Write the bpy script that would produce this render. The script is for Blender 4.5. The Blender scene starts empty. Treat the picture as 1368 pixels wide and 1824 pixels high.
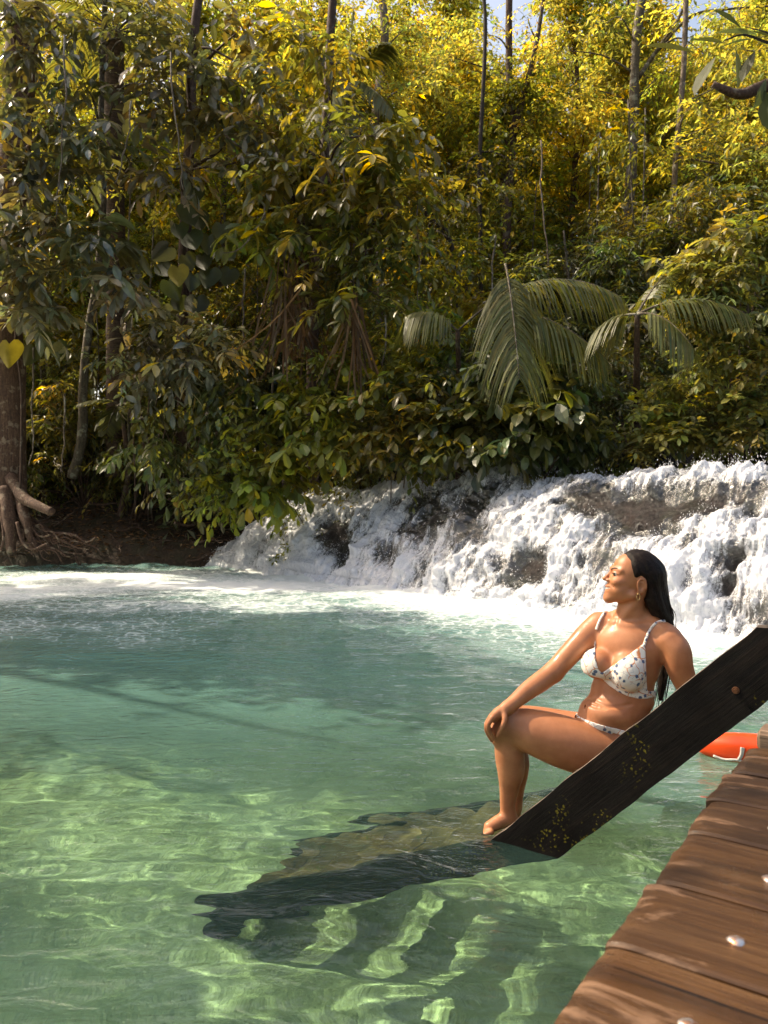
import bpy, math, random
import numpy as np
from mathutils import Vector, Matrix

# ------------------------------------------------------------------ camera, sky, sun, exposure
SC = bpy.context.scene
COL = SC.collection
FPX, HORIZ, CAMH = 1370.0, 890.0, 1.5            # focal length and horizon in photo pixels, eye height above the water


def W(px, py, Y):
    """photo pixel at depth Y -> world point (metres, water level is z = 0)"""
    return np.array(((px - 684.0) / FPX * Y, Y, CAMH - (py - HORIZ) / FPX * Y))


cam = bpy.data.cameras.new('camera')
cam.sensor_fit = 'HORIZONTAL'
cam.sensor_width = 36.0
cam.lens = 36.0 * FPX / 1368.0
cam.shift_y = -(912.0 - HORIZ) / 1368.0
cam.clip_start, cam.clip_end = 0.05, 500.0
cam.dof.use_dof = True
cam.dof.focus_distance = 3.6
cam.dof.aperture_fstop = 10.0
cam_ob = bpy.data.objects.new('camera', cam)
cam_ob.location = (0, 0, CAMH)
cam_ob.rotation_euler = (math.pi / 2, 0, 0)
COL.objects.link(cam_ob)
SC.camera = cam_ob

SUN = np.array((-0.62, 0.24, 0.75))
SUN /= np.linalg.norm(SUN)
world = bpy.data.worlds.new('World')
SC.world = world
world.use_nodes = True
wn = world.node_tree
sky = wn.nodes.new('ShaderNodeTexSky')
sky.sky_type = 'NISHITA'
sky.sun_disc = False
sky.sun_elevation = math.asin(SUN[2])
sky.sun_rotation = math.atan2(SUN[0], SUN[1])
sky.air_density, sky.dust_density, sky.ozone_density = 1.0, 5.0, 0.6
bg = wn.nodes['Background']
bg.inputs['Strength'].default_value = 0.15
wn.links.new(sky.outputs[0], bg.inputs['Color'])

sun = bpy.data.lights.new('sun', 'SUN')
sun.energy = 3.0
sun.angle = math.radians(0.53)
sun.color = (1.0, 0.93, 0.80)
sun.cycles.is_caustics_light = True
sun_ob = bpy.data.objects.new('sun', sun)
sun_ob.rotation_euler = Vector(SUN).to_track_quat('Z', 'Y').to_euler()
sun_ob.location = (-30, 12, 40)
COL.objects.link(sun_ob)

SC.view_settings.view_transform = 'Standard'
SC.view_settings.look = 'None'
SC.view_settings.exposure = 1.08
SC.view_settings.gamma = 1.0
SC.view_settings.use_white_balance = True            # camera white balance set for a warm rendering of the shade
SC.view_settings.white_balance_temperature = 7500.0
SC.view_settings.white_balance_tint = 10.0
cy = SC.cycles
cy.use_denoising = True
cy.max_bounces, cy.diffuse_bounces, cy.glossy_bounces = 10, 3, 3
cy.transmission_bounces, cy.transparent_max_bounces = 8, 24
cy.sample_clamp_indirect = 6.0
cy.caustics_reflective = False
cy.caustics_refractive = True
cy.blur_glossy = 0.5

# ------------------------------------------------------------------ helpers
RNG = np.random.default_rng(7)


def unit(v):
    return v / (np.linalg.norm(v, axis=-1, keepdims=True) + 1e-12)


def _h(ix, iy, iz, seed):
    h = (ix.astype(np.int64) * 374761393 + iy.astype(np.int64) * 668265263 + iz.astype(np.int64) * 2147483647 + seed * 1274126177) & 0xffffffff
    h = ((h ^ (h >> 13)) * 1274126177) & 0xffffffff
    h = ((h ^ (h >> 15)) * 2246822519) & 0xffffffff
    return ((h ^ (h >> 16)) & 0xffffff) / float(0xffffff)


def vnoise(P, seed=0):
    """value noise in [-1, 1] for points (n, 3)"""
    P = np.asarray(P, float)
    i = np.floor(P).astype(np.int64)
    f = P - i
    f = f * f * f * (f * (f * 6 - 15) + 10)
    x, y, z = i[:, 0], i[:, 1], i[:, 2]
    r = 0
    for dx in (0, 1):
        wx = f[:, 0] if dx else 1 - f[:, 0]
        for dy in (0, 1):
            wy = f[:, 1] if dy else 1 - f[:, 1]
            for dz in (0, 1):
                wz = f[:, 2] if dz else 1 - f[:, 2]
                r = r + wx * wy * wz * _h(x + dx, y + dy, z + dz, seed)
    return r * 2 - 1


def fbm(P, octaves=4, lac=2.03, gain=0.5, seed=0, ridged=False):
    P = np.asarray(P, float)
    a, s, t = 1.0, 0.0, 0.0
    for o in range(octaves):
        n = vnoise(P, seed + o * 17)
        if ridged:
            n = 1 - 2 * np.abs(n)
        s = s + a * n
        t += a
        P = P * lac + 3.7
        a *= gain
    return s / t


def sst(a, b, x):
    t = np.clip((x - a) / (b - a), 0, 1)
    return t * t * (3 - 2 * t)


def make(name, V, F, mat=None, parent=None, smooth=True, col=None, uv=None, attrs=None):
    """one mesh object from numpy arrays; F is one array or a list of arrays of equal-sized faces"""
    me = bpy.data.meshes.new(name)
    V = np.ascontiguousarray(V, dtype=np.float32)
    Fs = F if isinstance(F, (list, tuple)) else [F]
    Fs = [np.asarray(f, dtype=np.int32) for f in Fs if len(f)]
    loops = np.concatenate([f.ravel() for f in Fs])
    tot = np.concatenate([np.full(len(f), f.shape[1], np.int32) for f in Fs])
    start = np.concatenate(([0], np.cumsum(tot)[:-1])).astype(np.int32)
    me.vertices.add(len(V))
    me.vertices.foreach_set('co', V.ravel())
    me.loops.add(len(loops))
    me.loops.foreach_set('vertex_index', loops)
    me.polygons.add(len(tot))
    me.polygons.foreach_set('loop_start', start)
    me.polygons.foreach_set('use_smooth', np.full(len(tot), smooth, bool))
    me.update(calc_edges=True)
    if col is not None:
        ca = me.color_attributes.new('tint', 'FLOAT_COLOR', 'POINT')
        c4 = np.ones((len(V), 4), np.float32)
        c4[:, :3] = col
        ca.data.foreach_set('color', c4.ravel())
    for k, v in (attrs or {}).items():
        at = me.attributes.new(k, 'FLOAT', 'POINT')
        at.data.foreach_set('value', np.ascontiguousarray(v, dtype=np.float32))
    if mat is not None:
        me.materials.append(mat)
    ob = bpy.data.objects.new(name, me)
    COL.objects.link(ob)
    if parent is not None:
        ob.parent = parent
    return ob


def tag(o, label=None, cat=None, group=None, kind=None):
    if label: o['label'] = label
    if cat: o['category'] = cat
    if group: o['group'] = group
    if kind: o['kind'] = kind
    return o


def empty(name, loc=(0, 0, 0), label=None, cat=None, group=None):
    o = bpy.data.objects.new(name, None)
    o.empty_display_size = 0.2
    o.location = [float(c) for c in loc]
    COL.objects.link(o)
    return tag(o, label, cat, group)


def part(name, root, V, F, mat, **kw):
    """child mesh given in world coordinates (roots are never rotated while building)"""
    V = np.asarray(V, float) - np.array(root_loc(root))
    return make(name, V, F, mat, parent=root, **kw)


def root_loc(o):
    p = np.zeros(3)
    while o is not None:
        p += np.array(o.location)
        o = o.parent
    return p


class MB:
    """collects pieces into one mesh"""
    def __init__(s):
        s.V, s.F4, s.F3, s.C, s.n = [], [], [], [], 0

    def add(s, V, F4=None, F3=None, col=None):
        V = np.asarray(V, float).reshape(-1, 3)
        if F4 is not None and len(F4): s.F4.append(np.asarray(F4, np.int64) + s.n)
        if F3 is not None and len(F3): s.F3.append(np.asarray(F3, np.int64) + s.n)
        c = np.ones((len(V), 3)) if col is None else np.broadcast_to(np.asarray(col, float), (len(V), 3))
        s.C.append(c)
        s.V.append(V)
        s.n += len(V)

    def arrays(s):
        F = []
        if s.F4: F.append(np.concatenate(s.F4))
        if s.F3: F.append(np.concatenate(s.F3))
        return np.concatenate(s.V), F, np.concatenate(s.C)

    def build(s, name, root, mat, smooth=True, col=False):
        V, F, C = s.arrays()
        return part(name, root, V, F, mat, smooth=smooth, col=C if col else None)


def tube(pts, rad, seg=8, cap=True):
    """swept tube: returns V, quads, tris"""
    P = np.asarray(pts, float)
    n = len(P)
    r = np.broadcast_to(np.asarray(rad, float), (n,))
    T = np.gradient(P, axis=0)
    T /= np.linalg.norm(T, axis=1)[:, None] + 1e-12
    up = np.array((0, 0, 1.0)) if abs(T[0, 2]) < 0.9 else np.array((1.0, 0, 0))
    N = np.empty_like(P)
    a = np.cross(up, T[0]); a /= np.linalg.norm(a)
    for i in range(n):
        a = a - T[i] * np.dot(a, T[i])
        a /= np.linalg.norm(a) + 1e-12
        N[i] = a
    B = np.cross(T, N)
    th = np.linspace(0, 2 * np.pi, seg, endpoint=False)
    V = P[:, None, :] + r[:, None, None] * (np.cos(th)[None, :, None] * N[:, None, :] + np.sin(th)[None, :, None] * B[:, None, :])
    V = V.reshape(-1, 3)
    i = np.arange(n - 1)[:, None] * seg
    j = np.arange(seg)[None, :]
    k = (j + 1) % seg
    Q = np.stack([i + j, i + k, i + seg + k, i + seg + j], -1).reshape(-1, 4)
    tri = []
    if cap:
        V = np.concatenate([V, P[:1], P[-1:]])
        c0, c1 = n * seg, n * seg + 1
        jj = np.arange(seg); kk = (jj + 1) % seg
        tri = np.concatenate([np.stack([kk, jj, np.full(seg, c0)], -1),
                              np.stack([(n - 1) * seg + jj, (n - 1) * seg + kk, np.full(seg, c1)], -1)])
    return V, Q, tri


def spline(pts, n):
    """Catmull-Rom through the points, n samples (any number of columns)"""
    P = np.asarray(pts, float)
    P = np.concatenate([2 * P[:1] - P[1:2], P, 2 * P[-1:] - P[-2:-1]])
    t = np.linspace(0, len(P) - 3 - 1e-9, n)
    i = t.astype(int)
    f = (t - i)[:, None]
    a, b, c, d = P[i], P[i + 1], P[i + 2], P[i + 3]
    return 0.5 * (2 * b + (c - a) * f + (2 * a - 5 * b + 4 * c - d) * f ** 2 + (3 * b - a - 3 * c + d) * f ** 3)


def gridfaces(nu, nv):
    i = np.arange(nu - 1)[:, None] * nv
    j = np.arange(nv - 1)[None, :]
    return np.stack([i + j, i + nv + j, i + nv + j + 1, i + j + 1], -1).reshape(-1, 4)


def rbox(c, ax, half, bev=0.006, sub=None):
    """bevelled box: centre c, 3 axis rows ax, half sizes; sub = (n along first axis) rings for irregular edges"""
    c = np.asarray(c, float); ax = np.asarray(ax, float)
    hx, hy, hz = half
    b = min(bev, hx * .9, hy * .9, hz * .9)
    prof = []
    for sy, sz, o in ((1, 1, 0), (-1, 1, 1), (-1, -1, 2), (1, -1, 3)):
        p1 = (sy * hy, sz * (hz - b)); p2 = (sy * (hy - b), sz * hz)
        prof += [p1, p2] if o in (0, 2) else [p2, p1]
    prof = np.array(prof)
    n = (sub or 2) - 1
    xs = np.linspace(-(hx - b), hx - b, n + 1)
    rings = [(-hx, 1 - b / max(hy, hz))] + [(x, 1.0) for x in xs] + [(hx, 1 - b / max(hy, hz))]
    V = []
    for x, s in rings:
        for (y, z) in prof:
            yy = y if s == 1 else np.sign(y) * (abs(y) - b * .999) if abs(y) > b else y
            zz = z if s == 1 else np.sign(z) * (abs(z) - b * .999) if abs(z) > b else z
            V.append((x, yy, zz))
    V = np.array(V)
    m = len(rings)
    i = np.arange(m - 1)[:, None] * 8
    j = np.arange(8)[None, :]
    k = (j + 1) % 8
    Q = np.stack([i + j, i + k, i + 8 + k, i + 8 + j], -1).reshape(-1, 4)
    V = np.concatenate([V, [V[:8].mean(0)], [V[-8:].mean(0)]])
    jj = np.arange(8); kk = (jj + 1) % 8
    T = np.concatenate([np.stack([kk, jj, np.full(8, m * 8)], -1), np.stack([(m - 1) * 8 + jj, (m - 1) * 8 + kk, np.full(8, m * 8 + 1)], -1)])
    return c + V @ ax, Q, T


class G:
    """node-tree helper"""
    def __init__(s, name):
        s.m = bpy.data.materials.new(name)
        s.m.use_nodes = True
        s.nt = s.m.node_tree
        s.nt.nodes.clear()
        s.out = s.nt.nodes.new('ShaderNodeOutputMaterial')

    def n(s, typ, props=None, **ins):
        nd = s.nt.nodes.new('ShaderNode' + typ)
        for k, v in (props or {}).items():
            setattr(nd, k, v)
        for k, v in ins.items():
            key = int(k[1:]) if k[0] == 'i' and k[1:].isdigit() else k.replace('_', ' ')
            sock = nd.inputs[key]
            if isinstance(v, bpy.types.NodeSocket): s.nt.links.new(v, sock)
            elif isinstance(v, bpy.types.Node): s.nt.links.new(v.outputs[0], sock)
            else:
                if isinstance(v, (tuple, list)) and len(v) == 3 and sock.type == 'RGBA': v = (*v, 1.0)
                sock.default_value = v
        return nd

    def math(s, op, a, b=0.0, clamp=False):
        return s.n('Math', {'operation': op, 'use_clamp': clamp}, i0=a, i1=b).outputs[0]

    def mix(s, f, a, b, blend='MIX'):
        nd = s.n('Mix', {'data_type': 'RGBA', 'blend_type': blend})
        for idx, v in ((0, f), (6, a), (7, b)):
            sock = nd.inputs[idx]
            if isinstance(v, bpy.types.NodeSocket): s.nt.links.new(v, sock)
            elif isinstance(v, bpy.types.Node): s.nt.links.new(v.outputs[0], sock)
            else: sock.default_value = (*v, 1.0) if isinstance(v, (tuple, list)) and len(v) == 3 else v
        return nd.outputs[2]

    def ramp(s, fac, *stops, interp='LINEAR'):
        nd = s.n('ValToRGB', None, Fac=fac)
        cr = nd.color_ramp
        cr.interpolation = interp
        while len(cr.elements) < len(stops): cr.elements.new(0.5)
        for e, (p, c) in zip(cr.elements, stops):
            e.position = p
            e.color = (c, c, c, 1) if isinstance(c, (int, float)) else (*c, 1)
        return nd.outputs[0]

    def noise(s, vec, scale, detail=4.0, rough=0.55, dist=0.0):
        return s.n('TexNoise', None, Vector=vec, Scale=scale, Detail=detail, Roughness=rough, Distortion=dist).outputs[0]

    def mapv(s, vec, scale=(1, 1, 1), rot=(0, 0, 0)):
        return s.n('Mapping', None, Vector=vec, Scale=scale, Rotation=rot).outputs[0]

    def pos(s): return s.n('NewGeometry').outputs['Position']
    def obj(s): return s.n('TexCoord').outputs['Object']
    def attr(s, name, o='Fac'): return s.n('Attribute', {'attribute_name': name}).outputs[o]

    def bump(s, h, strength=0.3, dist=0.01):
        return s.n('Bump', None, Height=h, Strength=strength, Distance=dist).outputs[0]

    def done(s, shader):
        s.nt.links.new(shader if isinstance(shader, bpy.types.NodeSocket) else shader.outputs[0], s.out.inputs[0])
        return s.m
# ------------------------------------------------------------------ the setting: pool bed and banks, water
BASE = spline(np.array(((-40, 24), (-20, 18.5), (-9, 17.6), (-4.2, 17.2), (-2.6, 16.2), (0.1, 13.1), (2.3, 10.6), (3.9, 8.9), (5.6, 7.4), (9, 6.2), (20, 4), (40, 2))), 400)


def shore_dist(x, y):
    """signed distance to the far shore / fall line, positive on the land side"""
    P = np.stack([x, y], -1)
    A, B = BASE[:-1], BASE[1:]
    best = np.full(len(P), 1e9); sgn = np.ones(len(P))
    for a, b in zip(A, B):
        ab = b - a
        t = np.clip(((P - a) @ ab) / (ab @ ab), 0, 1)
        q = a + t[:, None] * ab
        d = np.hypot(*(P - q).T)
        s = np.where(ab[0] * (P[:, 1] - a[1]) - ab[1] * (P[:, 0] - a[0]) > 0, 1.0, -1.0)
        m = d < best
        best = np.where(m, d, best); sgn = np.where(m, s, sgn)
    return best * sgn


def ground_z(x, y):
    x = np.atleast_1d(np.asarray(x, float)); y = np.atleast_1d(np.asarray(y, float))
    d = shore_dist(x, y)
    P = np.stack([x, y, 0 * x], -1)
    fall = sst(-4.5, -2.2, x)                                 # where the river drops over the ledge
    bank = -1.8 + 2.35 * sst(-1.2, .35, d) + 1.1 * sst(.2, 2.6, d) + .9 * sst(2.5, 9, d)
    riv = -1.8 + 1.65 * sst(-.6, .6, d) + 1.3 * sst(.6, 2.2, d) + 1.0 * sst(5.2, 6.6, d) + .9 * sst(6, 14, d)
    z = bank * (1 - fall) + riv * fall
    z += .10 * fbm(P * 1.1, 4, seed=3) * sst(-3, 0, d) + .05 * fbm(P * .9, 3, seed=4)
    z += .35 * fbm(P * .25, 3, seed=5) * sst(2, 8, d)
    near = 1.7 * sst(-1.2, -3.4, y) + 1.8 * sst(4.4, 7.0, x + .4 * y - 2.6) * (d < 0)      # the near bank behind the deck
    z = np.maximum(z, -1.8 + near * 1.2 + .06 * fbm(P * 1.1, 3, seed=9))
    return z


def build_ground():
    xs = np.concatenate([np.linspace(-90, -16, 30), np.linspace(-15.5, 12, 330), np.linspace(12.5, 90, 32)])
    ys = np.concatenate([np.linspace(-30, -5, 12), np.linspace(-4.5, 24, 330), np.linspace(24.5, 140, 46)])
    X, Y = np.meshgrid(xs, ys, indexing='ij')
    z = ground_z(X.ravel(), Y.ravel())
    V = np.stack([X.ravel(), Y.ravel(), z], -1)
    g = G('earth_and_sand')
    p = g.pos()
    n1 = g.noise(p, 2.2, 5); n2 = g.noise(p, 14, 4); n3 = g.noise(g.mapv(p, (1, 1, .3)), 38, 3)
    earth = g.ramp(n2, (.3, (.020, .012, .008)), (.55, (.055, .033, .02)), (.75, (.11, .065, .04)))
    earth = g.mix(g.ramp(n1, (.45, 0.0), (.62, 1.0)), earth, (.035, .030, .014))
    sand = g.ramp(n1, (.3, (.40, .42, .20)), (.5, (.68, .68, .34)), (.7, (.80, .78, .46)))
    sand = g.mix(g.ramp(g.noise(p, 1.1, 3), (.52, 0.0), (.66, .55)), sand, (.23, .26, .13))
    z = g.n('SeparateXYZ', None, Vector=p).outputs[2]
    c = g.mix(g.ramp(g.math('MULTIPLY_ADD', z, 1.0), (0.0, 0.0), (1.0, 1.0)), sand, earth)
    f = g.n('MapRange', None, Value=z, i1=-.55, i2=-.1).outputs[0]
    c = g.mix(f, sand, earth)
    b = g.bump(g.math('ADD', n2, g.math('MULTIPLY', n3, .5)), .8, .05)
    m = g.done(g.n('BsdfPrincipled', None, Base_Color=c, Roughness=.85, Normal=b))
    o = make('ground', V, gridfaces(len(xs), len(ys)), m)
    tag(o, 'dark earth bank and pale sandy pool bed', None, None, 'structure')
    o.cycles.is_caustics_receiver = True
    return o


def water_h(x, y):
    """height of the pool surface"""
    d = -shore_dist(x, y)
    churn = np.exp(-np.clip(d, 0, 99) / 2.6) * sst(-9, -2, x + .5 * (y - 10)) + .25 * np.exp(-np.clip(d, 0, 99) / 1.6)
    P = np.stack([x * 1.0 + .25 * y, y * 1.25, 0 * x], -1)
    wv = np.stack([vnoise(P * .6, 50), vnoise(P * .6, 51), 0 * x], -1)
    z = .030 * fbm(P * .55 + wv * .5, 2, seed=20) + .011 * fbm(P * 1.5 + wv * .9, 3, seed=21)
    z += .0085 * fbm(np.stack([x * .50 + .22 * y, y * 1.3 - .12 * x, 0 * x], -1) * 3.5 + wv * 1.1, 2, seed=26) + .0028 * fbm(np.stack([x * .38 + .1 * y, y * 1.3 + .15 * x, 0 * x], -1) * 7.5 + wv * 1.6, 2, seed=22)
    z += churn * (.10 * fbm(P * 1.3, 4, seed=23, gain=.6) + .05 * np.abs(fbm(P * 3.1, 3, seed=24)))
    return z, d, churn


def build_water():
    xs = np.concatenate([np.linspace(-36, -9.2, 34), np.arange(-9, -3.2, .05), np.arange(-3.2, 3.2, .02), np.arange(3.2, 6.5, .04), np.linspace(6.6, 16, 40)])
    ys = np.concatenate([np.linspace(-3.5, 1.4, 26), np.arange(1.45, 5.2, .02), np.arange(5.2, 10, .04), np.arange(10, 20, .07), np.linspace(20.2, 26, 14)])
    X, Y = np.meshgrid(xs, ys, indexing='ij')
    x, y = X.ravel(), Y.ravel()
    z, d, churn = water_h(x, y)
    V = np.stack([x, y, z], -1)
    # foam: thick under the fall, drifting out along the far side of the pool
    P = np.stack([x, y, 0 * x], -1)
    along = sst(-3.4, -1.8, x + .35 * (y - 16.5) * 0)
    foam = 1.25 * np.exp(-(np.clip(d, 0, 99) / 1.15) ** 1.5) * sst(-4.0, -2.2, x)
    # current carrying foam to the left, along and past the far bank
    tong = np.exp(-np.abs((y - (13.2 + .05 * (x + 6))) / 3.6) ** 2.6) * sst(2.6, -2.4, x + .55 * (y - 12.5))
    foam = np.maximum(foam, tong * (.74 + .50 * fbm(P * np.array((.22, .6, 1)), 3, seed=31)))
    tong2 = np.exp(-np.abs((y - (9.0 - .10 * (x + 4))) / 1.5) ** 2) * sst(.5, -3, x)
    foam = np.maximum(foam, .52 * tong2 * (.8 + .6 * fbm(P * np.array((.5, 1.2, 1)), 3, seed=37)))
    thin = .62 * np.exp(-np.clip(d - .9, 0, 99) / 2.1) * sst(-4, -1.5, x)
    foam = np.maximum(foam, thin)
    foam = np.maximum(foam, .20 * sst(6, 4.2, y) * sst(.6, 1.6, x))
    g = G('pool_water_clear_green')
    p = g.pos()
    f0 = g.attr('foam')
    pw = g.mapv(p, (1.0, 1.5, 1.0), (0, 0, .35))
    n1 = g.noise(pw, 2.6, 8, .68, .9)
    n2 = g.noise(pw, 11.0, 6, .7, 1.2)
    vor = g.n('TexVoronoi', {'feature': 'DISTANCE_TO_EDGE'}, Vector=g.n('Mix', {'data_type': 'VECTOR'}, i0=.12, i4=pw, i5=g.n('TexNoise', None, Vector=pw, Scale=3.0).outputs[1]).outputs[1], Scale=7.0).outputs[0]
    lace = g.ramp(vor, (0.0, .16), (.12, 0.0))
    mixn = g.math('ADD', g.math('MULTIPLY', n1, .62), g.math('MULTIPLY', n2, .38))
    mixn = g.math('ADD', mixn, lace)
    fm = g.math('ADD', mixn, g.math('MULTIPLY_ADD', f0, 1.0))
    fm = g.math('ADD', g.math('MULTIPLY', f0, .78), mixn)
    fmask = g.n('MapRange', None, Value=fm, i1=.80, i2=1.10).outputs[0]
    # bubbles under the surface: milky turquoise
    milk = g.n('MapRange', None, Value=g.math('ADD', f0, g.math('MULTIPLY', n1, .35)), i1=.2, i2=.80, i3=0.0, i4=.88).outputs[0]
    milk = g.math('MAXIMUM', milk, g.math('MULTIPLY', g.attr('turbid'), g.math('ADD', .78, g.math('MULTIPLY', n1, .44))))
    rip = g.math('ADD', g.noise(g.mapv(p, (1, 1.6, 1)), 9, 3, .5, .6), g.math('MULTIPLY', g.noise(g.mapv(p, (1, 1.6, 1)), 34, 2, .5, .4), .22))
    swirl = g.noise(g.mapv(p, (1, 1.9, 1), (0, 0, .2)), 3.4, 3, .5, 1.6)
    nb = g.bump(g.math('ADD', rip, g.math('MULTIPLY', swirl, 2.4)), .42, .022)
    nf = g.bump(g.math('ADD', mixn, g.noise(p, 60, 3, .6)), .6, .03)
    refr = g.n('BsdfRefraction', None, Color=(.70, .91, .87), IOR=1.33, Roughness=0.0)
    milkc = g.mix(g.n('MapRange', None, Value=f0, i1=.15, i2=.7).outputs[0], (.165, .345, .305), (.47, .68, .66))
    dif = g.n('BsdfDiffuse', None, Color=milkc, Normal=nb)
    body = g.n('MixShader', None, i0=milk, i1=refr.outputs[0], i2=dif.outputs[0])
    gl = g.n('BsdfGlossy', None, Color=(1, 1, 1), Roughness=.03, Normal=nb)
    fr = g.n('Fresnel', None, IOR=1.33, Normal=nb)
    surf = g.n('MixShader', None, i0=fr, i1=body.outputs[0], i2=gl.outputs[0])
    fo = g.n('BsdfDiffuse', None, Color=(.80, .84, .84), Normal=nf)
    sh = g.n('MixShader', None, i0=fmask, i1=surf.outputs[0], i2=fo.outputs[0])
    m = g.done(sh)
    o = make('water', V, gridfaces(len(xs), len(ys)), m, attrs={'foam': np.clip(foam, 0, 1.3), 'turbid': .07 + .08 * sst(.2, -1.2, x) + .46 * sst(3.6, 7.0, y + .15 * x)})
    tag(o, 'clear green pool water with drifting foam', None, None, 'structure')
    o.cycles.is_caustics_caster = True
    return o


build_ground()
build_water()
# ------------------------------------------------------------------ the waterfall: rock ledge, white water, spray
def photo_xy(P):
    return 684 + FPX * P[:, 0] / P[:, 1], HORIZ + FPX * (CAMH - P[:, 2]) / P[:, 1]


def fall_surface(nu, nv):
    B = spline(np.array(((-4.5, 17.25), (-3.4, 16.85), (-2.6, 16.2), (-1.4, 14.8), (0.1, 13.1), (2.3, 10.6), (3.9, 8.9), (5.6, 7.5), (7.6, 6.6))), nu)
    T = np.gradient(B, axis=0); T /= np.linalg.norm(T, axis=1)[:, None]
    N = np.stack([-T[:, 1], T[:, 0]], -1)
    L = np.concatenate(([0], np.cumsum(np.linalg.norm(np.diff(B, axis=0), axis=1))))
    hc = np.interp(B[:, 0], (-4.5, -3.6, -3.0, -2.3, -1.4, 0, 1.3, 2.6, 4, 7), (.0, .64, 1.34, 1.55, 1.64, 1.71, 1.76, 1.80, 1.72, 1.66))
    sb = np.interp(B[:, 0], (-4.5, -3, -1, 1, 3, 7), (1.2, 1.3, 1.7, 1.9, 2.1, 2.2))
    q = np.linspace(-.22, 1.0, int(nv * .68))
    q2 = np.linspace(0, 1, nv - len(q) + 1)[1:]
    z1 = np.where(q < 0, q * 1.2, 1 - (1 - np.clip(q, 0, 1)) ** 1.75)
    Q = np.concatenate([q, 1 + q2 * 2.2]); Z = np.concatenate([z1, 1 + .05 * q2])
    lipL = L[:, None] + 0 * Q[None]
    step = .10 * vnoise(np.stack([L * .8, 0 * L, 0 * L], -1), 90)
    E = Q[None, :] * sb[:, None] + step[:, None] * np.clip(Q, 0, 1)[None]
    X = B[:, 0, None] + N[:, 0, None] * E
    Y = B[:, 1, None] + N[:, 1, None] * E
    H = Z[None, :] * hc[:, None]
    # flow coordinate (length down the slope)
    D = np.concatenate([np.zeros((nu, 1)), np.cumsum(np.hypot(np.diff(E, axis=1), np.diff(H, axis=1)), axis=1)], 1)
    P = np.stack([X, Y, H], -1)
    du = np.gradient(P, axis=0); dv = np.gradient(P, axis=1)
    n = np.cross(du, dv); n /= np.linalg.norm(n, axis=2)[..., None] + 1e-9
    n *= np.where(n[..., 2:] < 0, -1, 1)
    return P.reshape(-1, 3), n.reshape(-1, 3), lipL.ravel(), D.ravel(), np.broadcast_to(Q, (nu, len(Q))).ravel()


def rock_lumps(P, Lu, D):
    K = np.stack([Lu, D * 1.1, 0 * Lu], -1)
    r = .20 * fbm(K * .75, 3, seed=100) + .13 * fbm(K * 1.9, 3, seed=101, ridged=True) + .035 * fbm(K * 6, 3, seed=102)
    return r


# bare rock showing through, in photo pixels: x, y, half width, half height, amount
BARE = ((606, 965, 26, 46, 1.0), (775, 922, 44, 24, .50), (740, 950, 18, 14, .45), (840, 905, 30, 18, .4), (955, 1022, 30, 34, .95), (935, 1050, 42, 15, .55), (905, 1005, 16, 20, .45),
        (1060, 905, 60, 24, .80), (1150, 912, 70, 34, .98), (1245, 905, 62, 30, .92), (1320, 898, 36, 16, .6), (1195, 950, 26, 18, .5),
        (1310, 1008, 16, 12, .9), (1302, 1045, 10, 14, .6), (700, 985, 14, 22, .35), (1040, 1000, 12, 16, .5), (1240, 1050, 10, 18, .45), (495, 925, 12, 16, .3))


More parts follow.
